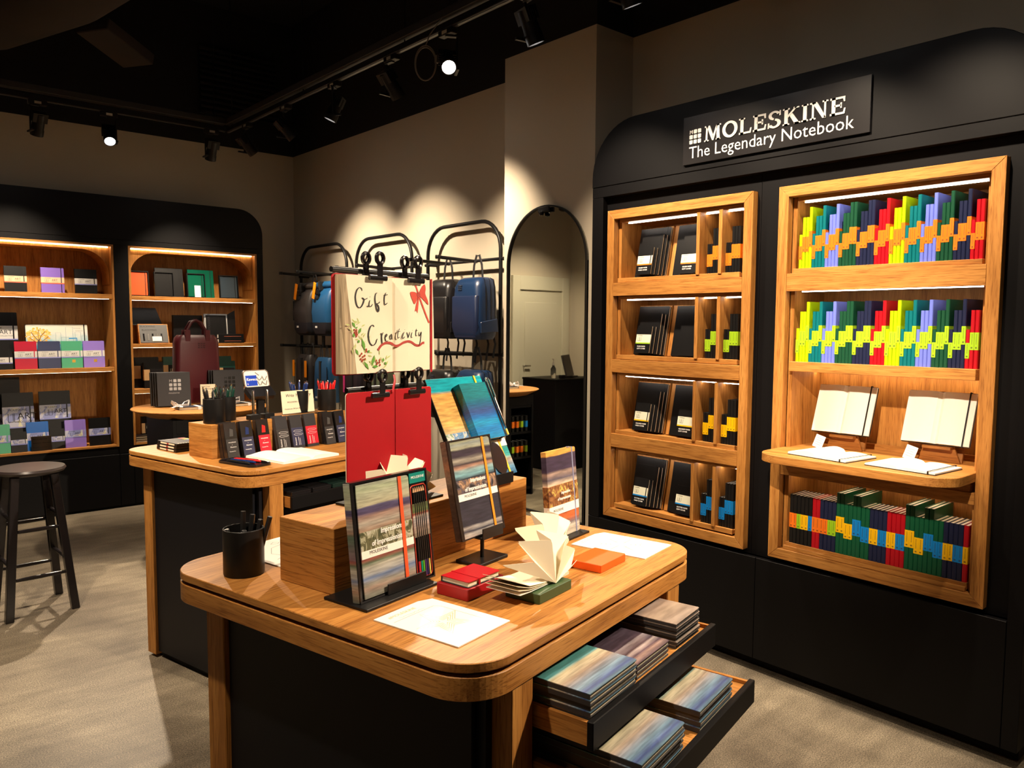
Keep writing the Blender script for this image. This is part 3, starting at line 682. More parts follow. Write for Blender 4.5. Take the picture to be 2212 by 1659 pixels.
# ---------------------------------------------------------------- open notebooks on the pull-out desk
def half_page(w_, side, thick, arch=0.010, n=10):
    top = []
    for i in range(n+1):
        u = i/n; z = 0.0025 + thick*(0.75+0.25*(1-u)) + arch*math.sin(PI*min(1, u*1.15))*(1-u*0.6) if u > 0 else 0.003
        top.append((side*u*w_, z))
    return top + [(side*w_, 0.0022), (0, 0.0022)]
def open_book(name, w_, h, tl, tr, cover, pages=PAPERW, elastic=BLKM, arch=(0.010, 0.010)):
    """open notebook lying flat: gutter at x=0, bottom edge y=0, faces up"""
    c = B().prism(rrect(-w_-0.003, w_+0.003, -0.003, h+0.003, 0.007, 4), 0, 0.002).obj(name, cover)
    B().prism(half_page(w_, -1, tl, arch[0]), 0, h, 'y').obj('left_pages', pages, c)
    B().prism(half_page(w_, 1, tr, arch[1]), 0, h, 'y').obj('right_pages', pages, c)
    if elastic:
        x = w_*0.80; zt = 0.0025+tr*0.82+arch[1]*0.45
        e = B(); e.box(x, x+0.005, -0.004, h+0.004, zt+0.001, zt+0.0022); e.box(x, x+0.005, -0.004, -0.0032, -0.0005, zt+0.001); e.box(x, x+0.005, h+0.0032, h+0.004, -0.0005, zt+0.001)
        e.obj('elastic_strap', elastic, c)
    return c
WOODS = oak('walnut_stand', 'X', (0.62, 0.55, 0.5))
for (cx, lab, sx, sy, srot, sl) in ((1.29, 'left', 1.325, -0.158, -0.12, 'open blank notebook lying on the left of the oak desk'), (1.652, 'right', 1.632, -0.160, -0.08, 'open blank notebook lying on the right of the oak desk')):
    o = open_book('open_notebook', 0.124, 0.200, 0.010 if lab == 'left' else 0.006, 0.006, BLKC, arch=(0.016 if lab == 'left' else 0.012, 0.006))
    o.location = RL(sx, sy, 1.0006); o.rotation_euler = (0, 0, RR+srot); tag(o, sl, 'notebook', 'open blank notebooks on the desk')
    o = open_book('open_notebook', 0.119, 0.200, 0.008, 0.007, BLKC, arch=(0.008, 0.008))
    o.location = RL(cx-0.008, 0.118, 1.068); o.rotation_euler = (PI/2-0.34, 0, RR); tag(o, f'open blank notebook propped on the {lab} wooden book stand', 'notebook', 'open blank notebooks on the desk')
    s_ = empty('book_stand', RL(cx, 0.145, 1.0005), RR); tag(s_, f'crossed wooden book stand at the {lab} side of the desk', 'book stand', 'wooden book stands')
    f = B(); f.prism([(-0.075, 0.0), (0.075, 0.0), (0.048, 0.075), (0.04, 0.062), (-0.04, 0.062), (-0.048, 0.075)], -0.006, 0.006, 'y'); f.obj('front_board', WOODS, s_, bev=0.001)
    r = B(); r.M = Matrix.Translation((0.03, 0.012, 0)) @ Matrix.Rotation(-0.28, 4, 'X'); r.box(-0.014, 0.045, 0.0, 0.012, 0.0, 0.062); r.obj('rear_prop', WOODS, s_, bev=0.001)
    l = B().box(-0.05, 0.05, -0.034, -0.007, 0.050, 0.0605).obj('ledge', WOODS, s_, bev=0.001)
    cd = B(); cd.box(-0.022, 0.022, 0, 0.001, 0, 0.052); cd = cd.obj('price_card', PAPERW, None, RL(cx-0.088, 0.085, 1.0045), rot=(-0.25, 0.22, RR-0.15)); tag(cd, f'small white handwritten card leaning beside the {lab} book stand', 'card', 'cards on the desk')
    for q in range(4): B().box(-0.016, 0.012+0.003*(q % 2), -0.0004, -0.0001, 0.012+0.009*q, 0.0132+0.009*q).obj('handwriting', INK, cd)

# ---------------------------------------------------------------- left notebook shelves on the back wall
AY = 6.77
ca = empty('shelf_cabinet', (0.60, AY, 0)); tag(ca, 'long black shelf cabinet with two lit oak bays on the back wall', 'cabinet')
hw = 2.35
hp = [(0, 2.155), (hw, 2.155)] + arc(hw-0.22, 2.495-0.22, 0.22, 0, 90, 12) + arc(0.22, 2.495-0.22, 0.22, 90, 180, 12)
B().prism(hp, 0, 0.36, 'y').obj('header', BLK, ca, bev=0.002)
bx('header_strip', BLK, 0, hw, 0.003, 0.36, 2.115, 2.154, ca)
for x0, x1 in ((0, 0.06), (1.123, 1.23), (2.296, 2.35)): bx('stile', BLK, x0, x1, 0.0, 0.36, 0.445, 2.114, ca, bev=0.0015)
for x0, x1 in ((0, 1.121), (1.124, 1.229), (1.232, 2.35)): bx('base_panel', BLK, x0, x1, 0.0, 0.34, 0.022, 0.438, ca, bev=0.0015)
bx('ledge', BLK, 0.06, 2.29, 0.012, 0.34, 0.44, 0.50, ca)
bx('toe_kick', VOID, 0.02, 2.33, 0.02, 0.34, 0, 0.022, ca)
def bay(x0, x1, shelves, label):
    o = empty('oak_shelf_bay', (x0, AY, 0.5)); tag(o, label, 'shelf bay'); L = x1-x0; z = lambda q: q-0.5
    bx('side_panel', OZ, 0.001, 0.018, 0.004, 0.30, z(0.501), z(2.113), o); bx('side_panel', OZ, L-0.018, L-0.001, 0.004, 0.30, z(0.501), z(2.113), o)
    bx('back_panel', OZ, 0.019, L-0.019, 0.285, 0.30, z(0.501), z(2.113), o)
    bx('top_board', OX, 0.019, L-0.019, 0.004, 0.284, z(2.098), z(2.113), o)
    r = 0.20; pl = [(0.0185, z(2.0975)), (0.0185, z(1.80))] + [(0.022, z(1.80))] + [(0.022+r-r*math.cos(a), z(1.87)+r*math.sin(a)) for a in [PI/2*i/10 for i in range(11)]] + [(L-0.022-r+r*math.sin(a), z(1.87)+r*math.cos(a)) for a in [PI/2*i/10 for i in range(11)]] + [(L-0.022, z(1.80)), (L-0.0185, z(1.80)), (L-0.0185, z(2.0975))]
    B().prism(pl, 0.06, 0.284, 'y').obj('arched_liner', OZ, o)
    bx('led_strip', LEDW, 0.03, L-0.03, 0.045, 0.053, z(2.090), z(2.0965), o)
    for i, (zt, th) in enumerate(shelves):
        bx('shelf', OX, 0.0185, L-0.0185, 0.006, 0.2845, z(zt-th), z(zt), o, bev=0.001)
        bx('led_strip', LEDM if i == 0 else LEDW, 0.02, L-0.04, 0.020, 0.030, z(zt-th-0.0015), z(zt-th-0.0002), o)
    bx('bottom_board', OX, 0.019, L-0.019, 0.005, 0.2845, z(0.501), z(0.518), o, bev=0.001)
    return o
bay(0.66, 1.723, ((1.722, 0.038), (1.143, 0.033)), 'left oak shelf bay holding ART sketchbooks in many colours')
bay(1.83, 2.896, ((1.715, 0.035), (1.325, 0.030), (0.955, 0.035)), 'right oak shelf bay with trays, boxed sets and a burgundy bag before it')

AC = {'black': BLKC, 'purple': plain('violet_cover', (0.17, 0.10, 0.44), 0.4), 'lilac': plain('lilac_cover', (0.24, 0.16, 0.55), 0.35), 'scarlet': plain('crimson_cover', (0.42, 0.004, 0.03), 0.35), 'navy': plain('navy_cover_gloss', (0.012, 0.022, 0.085), 0.25), 'mint': plain('mint_cover', (0.06, 0.34, 0.19), 0.35), 'blue': plain('royal_blue_cover', (0.0, 0.10, 0.42), 0.25)}
PEACH = plain('peach_band', (0.66, 0.42, 0.26), 0.5); PEACHD = plain('coral_band_edge', (0.62, 0.10, 0.05), 0.5)
ICEB = plain('pale_band', (0.58, 0.58, 0.56), 0.5); ICEBD = plain('lavender_band_edge', (0.20, 0.22, 0.52), 0.5)
WATER = blotch('watercolour_band', [(0.22, 0.25, 0.50), (0.42, 0.43, 0.55), (0.62, 0.60, 0.44), (0.66, 0.62, 0.30)], 14)
def art(x0, x1, z0, z1, y, col, label, band=(ICEB, ICEBD), t=0.022, ln=0.10, b0=0.36, b1=0.62, group='ART sketchbooks'):
    w_, h = x1-x0, z1-z0
    o = front_book(round(w_, 3), round(h, 3), t, AC[col], elastic=True, elm=BLKM if col in ('black', 'purple') else AC[col], name='sketchbook')
    o.location = (x0, AY+y, z0+0.0005); o.rotation_euler = (-ln, 0, 0); tag(o, label, 'sketchbook', group)
    if band:
        m = B(); m.box(-0.0008, w_*0.855, -0.0012, t+0.0008, b0*h+0.008, b1*h, 0); m.box(w_*0.90, w_+0.0008, -0.0012, t+0.0008, b0*h+0.008, b1*h, 0); m.box(-0.0008, w_+0.0008, -0.0012, t+0.0008, b0*h, b0*h+0.008, 1)
        m.obj('paper_band', list(band), o)
        bh = (b1-b0)*h; icon(o, w_*0.16, b0*h+bh*0.28, bh*0.40, -0.0015); text('ART', bh*0.42, INK, o, (w_*0.46, -0.0013, b0*h+bh*0.42)); text('MOLESKINE', bh*0.15, INK, o, (w_*0.16, -0.0013, b1*h-bh*0.2)); text('COLLECTION', bh*0.14, INK, o, (w_*0.46, -0.0013, b0*h+bh*0.24))
    return o
pc = (PEACH, PEACHD)
art(0.995, 1.138, 1.7222, 1.915, 0.085, 'black', 'black sketchbook with coral ART band, first on the top left shelf', pc)
art(1.232, 1.388, 1.7222, 1.915, 0.085, 'purple', 'violet sketchbook with coral ART band on the top left shelf', pc)
art(1.463, 1.618, 1.7222, 1.915, 0.085, 'black', 'black sketchbook with pale ART band, third on the top left shelf')
art(0.858, 1.078, 1.1432+0.13, 1.570, 0.16, 'black', 'large black sketchbook with lavender-edged ART band behind the middle left shelf', b0=0.30, b1=0.66)
art(0.865, 1.020, 1.1432, 1.290, 0.055, 'black', 'small black plastic-wrapped sketchbook at the left end of middle left shelf', b0=0.3, b1=0.62)
for x0, x1, c, l in ((1.036, 1.182, 'scarlet', 'red sketchbook with pale ART band on the middle left shelf'), (1.190, 1.340, 'navy', 'navy sketchbook with pale ART band on the middle left shelf'), (1.346, 1.492, 'mint', 'mint green sketchbook with pale ART band on the middle left shelf'), (1.499, 1.650, 'lilac', 'lilac sketchbook with pale ART band on the middle left shelf')):
    o = art(x0, x1, 1.1432, 1.352, 0.06, c, l, t=0.020, ln=0.08, b0=0.38, b1=0.64)
    if c in ('mint', 'lilac'): B().box(0.072, 0.095, -0.0006, -0.0001, 0.042, 0.064).obj('gold_sticker', plain('gold_foil', (0.55, 0.33, 0.06), 0.3, metal=0.8), o)
# landscape watercolour sketchbook: spine along the top, printed scene
bx_ = bx('stack_block', BLKC, 0.80, 1.60, AY+0.10, AY+0.165, 1.1434, 1.262); tag(bx_, 'low black riser block behind the coloured sketchbooks', 'riser')
LW, LH = 0.425, 0.218
SCN, nt, b = newmat('watercolour_city_print')
mp = objcoord(nt, (1, 1, 1), False); sp = nt.nodes.new('ShaderNodeSeparateXYZ'); nt.links.new(mp.outputs[0], sp.inputs[0])
n = nt.nodes.new('ShaderNodeTexNoise'); n.inputs['Scale'].default_value = 16; n.inputs['Detail'].default_value = 5; nt.links.new(mp.outputs[0], n.inputs['Vector'])
md = nt.nodes.new('ShaderNodeMath'); md.operation = 'MULTIPLY_ADD'; md.inputs[1].default_value = 0.16; nt.links.new(n.outputs['Fac'], md.inputs[0]); nt.links.new(sp.outputs[2], md.inputs[2])
rr = ramp(nt, [(0.06, (0.12, 0.30, 0.12)), (0.095, (0.04, 0.24, 0.40)), (0.125, (0.05, 0.33, 0.55)), (0.165, (0.36, 0.52, 0.55)), (0.23, (0.60, 0.62, 0.58)), (0.3, (0.66, 0.64, 0.52))]); nt.links.new(md.outputs[0], rr.inputs['Fac'])
nt.links.new(rr.outputs[0], b.inputs['Base Color'])
o = empty('landscape_sketchbook', (1.125, AY+0.125, 1.262), rot=(-0.12, 0, 0)); tag(o, 'wide landscape sketchbook with autumn tree and blue city watercolour', 'sketchbook')
B().prism(rrect(0, LW, -0.06, LH-0.06+0.06, 0.008, 4), 0, 0.012, 'y').obj('cover', SCN, o)
B().prism(rrect(-0.003, LW+0.003, -0.063, LH+0.003, 0.009, 4), 0.0125, 0.016, 'y').obj('back_cover', BLKC, o)
cr = B(); rnd = random.Random(3)
for i in range(130):
    a, rr_ = rnd.uniform(0, 2*PI), rnd.uniform(0, 1)**0.6
    x, z = 0.085+0.082*rr_*math.cos(a), 0.128+0.066*rr_*math.sin(a); s_ = rnd.uniform(0.006, 0.011)
    cr.prism([(x+s_*math.cos(q), z+s_*0.8*math.sin(q)) for q in [k_*PI/3+a for k_ in range(6)]], -0.0004-0.000004*i, -0.0001, 'y', rnd.randint(0, 2))
cr.obj('painted_foliage', [plain('ochre_paint', (0.72, 0.38, 0.06), 0.7), plain('sand_paint', (0.78, 0.52, 0.16), 0.7), plain('amber_paint', (0.74, 0.45, 0.12), 0.7)], o)
tr = B()
for pts, w_ in (([(0.085, 0.02), (0.083, 0.07), (0.085, 0.10)], 0.011), ([(0.085, 0.09), (0.06, 0.12), (0.035, 0.16)], 0.005), ([(0.085, 0.09), (0.10, 0.13), (0.13, 0.165)], 0.005), ([(0.085, 0.10), (0.08, 0.14), (0.088, 0.18)], 0.004), ([(0.084, 0.07), (0.05, 0.095), (0.02, 0.12)], 0.004), ([(0.085, 0.075), (0.12, 0.10), (0.15, 0.125)], 0.004)): tr.ribbon(pts, w_, -0.0012)
tr.obj('painted_trunk', plain('brown_paint', (0.16, 0.085, 0.04), 0.7), o)
cl = B()
for x, z0, w_, h in ((0.20, 0.08, 0.035, 0.075), (0.27, 0.085, 0.05, 0.115), (0.335, 0.075, 0.04, 0.085), (0.38, 0.07, 0.035, 0.06), (0.24, 0.06, 0.05, 0.06)):
    cl.ribbon([(x, z0), (x, z0+h), (x+w_, z0+h), (x+w_, z0)], 0.0018, -0.001)
cl.obj('painted_skyline', plain('slate_paint', (0.12, 0.22, 0.30), 0.7), o)
bl = B(); bl.ribbon([(0.16, 0.055), (0.25, 0.06), (0.35, 0.055), (0.40, 0.06)], 0.012, -0.0011); bl.ribbon([(0.29, 0.11), (0.345, 0.112), (0.345, 0.075), (0.37, 0.075)], 0.008, -0.0011)
bl.obj('painted_water', plain('azure_paint', (0.0, 0.22, 0.55), 0.7), o)
bx('painted_wall', plain('maroon_paint', (0.15, 0.03, 0.03), 0.7), 0.02, 0.19, -0.0010, -0.0001, 0.004, 0.022, o)
for q_, (xa, za) in enumerate(((0.325, 0.190), (0.338, 0.170))): B().ribbon([(xa+0.0035*i_, za+0.006*math.sin(i_*2.3+q_)) for i_ in range(16)], 0.0012, -0.0009).obj('handwriting', INK, o)
bx('elastic_strap', BLKM, LW*0.935, LW*0.935+0.007, -0.0016, 0.017, -0.064, LH+0.004, o)
# bottom left shelf
wb = (WATER, ICEBD)
art(0.80, 1.085, 0.5182, 1.075, 0.205, 'black', 'biggest black sketchbook standing at the back of bottom left shelf', wb, ln=0.05, b0=0.28, b1=0.5, t=0.018)
art(0.955, 1.160, 0.5182+0.13, 0.960, 0.135, 'black', 'large black sketchbook with watercolour ART band, left of the pair', wb, b0=0.14, b1=0.66, t=0.018)
art(1.198, 1.412, 0.5182+0.13, 0.962, 0.135, 'black', 'large black sketchbook with watercolour ART band, right of the pair', wb, b0=0.30, b1=0.66, t=0.018)
for x0, w_ in ((0.95, 0.212), (1.195, 0.218)):
    o = bx('display_riser', BLKC, x0, x0+w_, AY+0.118, AY+0.185, 0.5184, 0.6475); tag(o, 'black riser under the %s large ART sketchbook' % ('left' if x0 < 1 else 'right'), 'riser')
bi = (WATER, ICEBD)
art(0.825, 0.985, 0.5182, 0.735, 0.045, 'mint', 'mint green sketchbook at the left end of bottom left shelf', bi)
art(0.988, 1.092, 0.5182, 0.672, 0.04, 'black', 'small wrapped black sketchbook beside the handwritten sign', bi)
art(1.093, 1.240, 0.5182, 0.737, 0.06, 'blue', 'royal blue wrapped sketchbook behind the handwritten sign', bi)
art(1.246, 1.347, 0.5182, 0.672, 0.06, 'black', 'small black sketchbook between the blue and purple ones', bi)
art(1.350, 1.496, 0.5182, 0.735, 0.05, 'lilac', 'purple sketchbook with ART band on the bottom left shelf', bi)
art(1.520, 1.675, 0.5182, 0.738, 0.05, 'black', 'black sketchbook with ART band at right end of bottom left shelf', bi)
o = empty('sign_card', (1.112, AY+0.022, 0.5186), rot=(-0.1, 0, 0)); tag(o, 'cream handwritten card in an acrylic holder on the bottom left shelf', 'card')
bx('card', PAPER, 0.003, 0.137, 0.001, 0.0025, 0.004, 0.112, o); bx('holder', CLEAR, 0, 0.14, -0.001, 0.0, 0, 0.115, o); bx('holder_foot', CLEAR, 0, 0.14, 0.003, 0.02, 0, 0.002, o)
text('Art Collection', 0.016, INK, o, (0.012, 0.0006, 0.086), shear=0.3); text('Sketchbook, Watercolour', 0.0115, INK, o, (0.012, 0.0006, 0.058), shear=0.3); B().ribbon([(0.012+0.005*i_, 0.028+0.003*math.sin(i_*2.1)) for i_ in range(20)], 0.0011, 0.0006).obj('handwriting', INK, o)

# right bay -------------------------------------------------------------
GRN = plain('deep_green_cover', (0.0, 0.075, 0.042), 0.22); SLATE = plain('slate_blue_cover', (0.025, 0.042, 0.060), 0.3); OXF = plain('orange_lid', (0.72, 0.085, 0.012), 0.4)
def tray(x0, x1, z0, z1, y, inner, label, card=False, ln=0.1):
    """open presentation box standing on its edge"""
    w_, h = x1-x0, z1-z0
    o = empty('gift_tray', (x0, AY+y, z0+0.0005), rot=(-ln, 0, 0)); tag(o, label, 'gift tray', 'open notebook gift trays')
    fr = B(); e = 0.006
    fr.box(0, e, 0, 0.026, 0, h); fr.box(w_-e, w_, 0, 0.026, 0, h); fr.box(e, w_-e, 0, 0.026, 0, e); fr.box(e, w_-e, 0, 0.026, h-e, h); fr.box(e, w_-e, 0.022, 0.026, e, h-e)
    fr.obj('tray_box', BLKC, o); bx('notebook_cover', inner, e+0.002, w_-e-0.002, 0.010, 0.0215, e+0.002, h-e-0.002, o, bev=0.002)
    bx('elastic_strap', BLKM, w_*0.82, w_*0.82+0.005, 0.0088, 0.0102, e+0.002, h-e-0.002, o)
    if card: bx('info_card', PAPERW, w_*0.38, w_*0.72, -0.0012, -0.0002, 0.004, h*0.5, o)
    return o
tray(1.850, 2.005, 1.7152, 1.922, 0.07, OXF, 'open black tray showing an orange notebook, top right shelf')
tray(2.046, 2.200, 1.7152, 1.922, 0.06, BLKC, 'open tray with a glittery black notebook, top right shelf')
tray(2.310, 2.462, 1.7152, 1.922, 0.06, GRN, 'open tray with green notebook and a white card, top right shelf', True)
tray(2.590, 2.755, 1.7152, 1.918, 0.07, SLATE, 'open tray with slate blue notebook at the right end of top shelf')
for x0, x1, m, l in ((2.075, 2.300, BLKC, 'tall black notebook leaning behind the black tray'), (2.340, 2.560, GRN, 'tall glossy green notebook leaning behind the green tray')):
    o = front_book(round(x1-x0, 3), 0.245, 0.014, m, name='notebook'); o.location = (x0, AY+0.125, 1.7155); o.rotation_euler = (-0.14, 0, 0); tag(o, l, 'notebook')
# second shelf
o = empty('gift_box', (1.915, AY+0.06, 1.3255), rot=(-0.30, 0, 0)); tag(o, 'open boxed pencil gift set with raised black lid, middle right shelf', 'gift box')
bx('tray_box', OX, 0, 0.235, 0, 0.035, 0, 0.17, o, bev=0.001); bx('grey_insert', plain('grey_insert', (0.09, 0.09, 0.09), 0.5), 0.008, 0.227, -0.004, -0.0005, 0.008, 0.162, o)
B().prism([(-0.03, 0.171), (0.205, 0.171), (0.165, 0.320), (-0.06, 0.320)], 0.03, 0.036, 'y').obj('lid', BLKC, o)
text('BLACKWING', 0.020, INK, o, (0.015, -0.0045, 0.140)); text('BLACKWING', 0.020, INK, o, (0.025, -0.0045, 0.110))
for i in range(5): bx('pen_item', (BLKG, STEEL, BLKG, STEEL, BLKM)[i], 0.03+0.035*i, 0.042+0.035*i, -0.007, -0.0042, 0.025, 0.085, o)
bx('white_card', PAPERW, 0.10, 0.175, -0.0085, -0.0045, 0.02, 0.06, o)
o = bx('gift_box', BLKC, 2.215, 2.460, AY+0.16, AY+0.20, 1.3255, 1.565); tag(o, 'plain black box standing behind the burgundy bag', 'gift box')
o = empty('boxed_notebook', (2.455, AY+0.075, 1.3255), rot=(-0.1, 0, 0)); tag(o, 'black notebook in a silver-edged box beside two pen boxes', 'gift box')
bx('box_edge', plain('silver_card', (0.34, 0.34, 0.33), 0.35), 0, 0.20, 0.002, 0.03, 0, 0.255, o); bx('notebook_cover', BLKC, 0.012, 0.188, -0.004, 0.0018, 0.012, 0.243, o, bev=0.002); bx('elastic_strap', BLKM, 0.16, 0.166, -0.0052, -0.0040, 0.012, 0.243, o)
text('MOLESKINE', 0.028, DARKC, o, (0.045, -0.0046, 0.11), rot=(PI/2, -PI/2, 0))
B().prism([(0.201, 0.0), (0.275, 0.0), (0.275, 0.29), (0.201, 0.25)], 0.012, 0.016, 'y').obj('open_flap', BLKC, o)
for k_, (z, x) in enumerate(((1.3256, 2.552), (1.3653, 2.550))):
    o = bx('pen_box', BLKC, x, x+0.225, AY+0.03, AY+0.062, z, z+0.039, bev=0.001); tag(o, '%s of two flat black pen boxes with a pencil print' % ('lower' if k_ == 0 else 'upper'), 'pen box', 'flat pen boxes')
    q = B().box(x+0.05, x+0.20, AY+0.0292, AY+0.0298, z+0.016, z+0.020).obj('pencil_print', plain('pencil_print', (0.35, 0.10, 0.06), 0.5), o)
    bx('end_label', PAPERW, x-0.0008, x-0.0002, AY+0.034, AY+0.058, z+0.006, z+0.033, o)
# third shelf: boxed pocket sets
GREENS = plain('pine_cover', (0.008, 0.055, 0.045), 0.35)
def boxed(x, z, y, w_, h, m, label):
    o = front_book(w_, h, 0.034, m, elastic=False, name='boxed_set'); o.location = (x, AY+y, z); o.rotation_euler = (-0.06, 0, 0); tag(o, label, 'boxed set', 'boxed notebook sets')
    bx('wood_band', plain('kraft_band', (0.42, 0.25, 0.11), 0.6), -0.0008, w_*0.3, -0.001, 0.035, h*0.3, h*0.72, o); bx('front_panel', BLKG, w_*0.3, w_*0.95, -0.0014, -0.0002, h*0.3, h*0.72, o)
    icon(o, w_*0.42, h*0.5, h*0.10, -0.0020, PAPER)
    return o
boxed(1.886, 0.9556, 0.165, 0.205, 0.255, BLKC, 'large boxed black set at the back of lower right shelf'); boxed(1.950, 0.9556, 0.085, 0.152, 0.215, BLKC, 'smaller boxed black set before the large one, lower right shelf')
boxed(2.130, 0.9556, 0.165, 0.13, 0.255, GREENS, 'boxed green set behind the burgundy bag on its left'); boxed(2.560, 0.9556, 0.165, 0.155, 0.250, GREENS, 'large boxed green set right of the burgundy bag'); boxed(2.562, 0.9556, 0.085, 0.155, 0.210, GREENS, 'smaller boxed green set right of the burgundy bag')
boxed(1.925, 0.5186, 0.10, 0.085, 0.20, BLKC, 'boxed black set on the floor shelf below the round table'); boxed(2.03, 0.5186, 0.11, 0.10, 0.20, BLKC, 'second boxed black set on the floor shelf below the round table')
for i in range(3):
    o = front_book(0.185, 0.125, 0.0165, BLKC, elastic=False, name='stacked_book'); o.rotation_euler = (-PI/2, 0, 0); o.location = (1.852, AY+0.015, 0.5186+0.0170*(i+1)); tag(o, '%s thin book in the little stack on the bottom right shelf' % ('lowest', 'middle', 'topmost')[i], 'book', 'stacked thin books')

# ---------------------------------------------------------------- backpack wall
def loft(secs, close=True):
    m = B(); n = len(secs[0]); vs = [p for s_ in secs for p in s_]; fs = []
    for i in range(len(secs)-1):
        for j in range(n): fs.append((i*n+j, i*n+(j+1) % n, (i+1)*n+(j+1) % n, (i+1)*n+j))
    fs += [tuple(range(n-1, -1, -1)), tuple((len(secs)-1)*n+j for j in range(n))]
    return m.add(vs, fs)
def sec(cx, cy, wx, wy, z, r, n=5): return [(p[0], p[1], z) for p in rrect(cx-wx/2, cx+wx/2, cy-wy/2, cy+wy/2, min(r, wx/2-1e-4, wy/2-1e-4), n)]
RXR = 3.35
for y0, y1, lab in ((5.98, 6.84, 'left'), (4.99, 5.82, 'middle'), (3.95, 4.78, 'right')):
    r = empty('bag_rack', (RXR, y1, 0), RR); tag(r, f'{lab} black arched tube bag rack against the plaster wall', 'bag rack', 'arched bag racks'); L = y1-y0
    zt = 2.195; rad = 0.20
    pts = [(0, 0, 0), (0, 0, 1.0), (0, 0, zt-rad)] + [(rad-rad*math.cos(a), 0, zt-rad+rad*math.sin(a)) for a in [PI/2*i/8 for i in range(1, 9)]] + [(L-rad+rad*math.sin(a), 0, zt-rad+rad*math.cos(a)) for a in [PI/2*i/8 for i in range(0, 9)]] + [(L, 0, 1.0), (L, 0, 0)]
    B().tube(pts, 0.0135, 10).obj('arched_tube', BLKM, r, smooth=True)
    for z in (1.935, 1.30):
        B().tube([(-0.03, 0, z), (L+0.03, 0, z)], 0.011, 8).obj('cross_bar', BLKM, r, smooth=True)
        for x in (0, L): B().tube([(x, 0, z), (x, XW-RXR-0.001, z)], 0.010, 8).obj('wall_standoff', BLKM, r, smooth=True)
        for f in (0.30, 0.68):
            x = L*f
            B().tube([(x, 0.012, z-0.004), (x, -0.10, z), (x, -0.315, z+0.008)], 0.0115, 8).obj('hanging_arm', BLKM, r, smooth=True)
            B().lathe([(0.004, -0.012), (0.016, -0.012), (0.018, 0), (0.016, 0.012), (0.004, 0.012)], 12).obj('arm_cap', BLKM, r, (x, -0.318, z+0.008))
NYB = plain('charcoal_nylon', (0.030, 0.027, 0.028), 0.42, bump=0.3, bscale=40); NYBL = plain('cobalt_nylon', (0.008, 0.075, 0.20), 0.42, bump=0.3, bscale=40)
NVB = plain('dark_base_panel', (0.010, 0.012, 0.020), 0.5); LEB = plain('black_leather', (0.011, 0.010, 0.011), 0.30, bump=0.15, bscale=300); LENV = plain('navy_leather', (0.008, 0.028, 0.085), 0.33, bump=0.15, bscale=300)
LEND = plain('navy_leather_pocket', (0.010, 0.020, 0.062), 0.36, bump=0.15, bscale=300); OTAG = plain('orange_luggage_tag', (0.95, 0.30, 0.01), 0.35); WEB = plain('black_webbing', (0.010, 0.010, 0.011), 0.7)
def handle(o, x, dx, z0, z1, y, w_=0.012):
    pts = [(x-dx, y, z0), (x-dx*0.8, y, z0+(z1-z0)*0.6), (x-dx*0.3, y, z1), (x+dx*0.3, y, z1), (x+dx*0.8, y, z0+(z1-z0)*0.6), (x+dx, y, z0)]
    B().tube(pts, w_, 8, flat=0.35).obj('carry_handle', WEB, o, smooth=True)
def rolltop(x, y, z, mat, label):
    o = empty('rolltop_backpack', (x, y, z), RR); tag(o, label, 'backpack', 'roll-top backpacks')
    w_, d = 0.30, 0.17
    loft([sec(0, d/2, w_*0.80, d*0.55, 0, 0.05), sec(0, d/2, w_*0.93, d*0.88, 0.018, 0.06), sec(0, d/2, w_*0.98, d, 0.06, 0.05), sec(0, d/2, w_, d, 0.112, 0.045)]).obj('base_panel', NVB, o, smooth=True)
    loft([sec(0, d/2, w_*0.995, d*0.99, 0.1125, 0.045), sec(0, d/2-0.004, w_*1.02, d*1.04, 0.20, 0.05), sec(0, d/2, w_*1.0, d*0.98, 0.30, 0.05), sec(0, d/2+0.012, w_*0.97, d*0.80, 0.37, 0.04), sec(0, d/2+0.03, w_*0.98, d*0.5, 0.415, 0.03)]).obj('body', mat, o, smooth=True)
    pr = [(d/2+0.03+0.048*math.cos(a)*1.1, 0.425+0.034*math.sin(a)) for a in [2*PI*i/14 for i in range(14)]]
    s_ = []
    for xx, k_ in ((-w_*0.56, 0.75), (-w_*0.5, 1), (0, 1.05), (w_*0.5, 1), (w_*0.56, 0.75)): s_.append([(xx, d/2+0.02+(p[0]-d/2-0.03)*k_-0.012, 0.425+(p[1]-0.425)*k_) for p in pr])
    loft(s_).obj('rolled_top', mat, o, smooth=True)
    bx('buckle_strap', WEB, -0.035, -0.003, -0.006, 0.012, 0.31, 0.375, o); bx('buckle_strap', WEB, -0.035, -0.003, 0.012, 0.052, 0.38, 0.455, o, bev=0.002); bx('buckle', BLKG, -0.042, 0.004, -0.012, 0.006, 0.345, 0.385, o, bev=0.003)
    t = B(); t.M = Matrix.Translation((-0.055, -0.018, 0.33)) @ Matrix.Rotation(0.28, 4, 'Y'); t.prism(rrect(-0.022, 0.022, -0.02, 0.12, 0.006, 3), -0.002, 0.002, 'y'); t.obj('luggage_tag', OTAG, o)
    bx('zip_line', WEB, -0.118, -0.115, -0.0075, 0.02, 0.13, 0.30, o); bx('logo_patch', WINK, -0.062, -0.028, -0.0015, 0.002, 0.066, 0.083, o)
    handle(o, 0.0, 0.045, 0.42, 0.535, d/2+0.06, 0.010)
    for sx in (-0.05, 0.09): bx('shoulder_strap', WEB, sx, sx+0.03, d-0.01, d+0.006, -0.10, 0.02, o)
    return o
rolltop(3.10, 6.36, 1.398, NYB, 'charcoal roll-top backpack with orange tag hanging at far left'); rolltop(3.09, 5.995, 1.398, NYBL, 'cobalt blue roll-top backpack with orange tag')
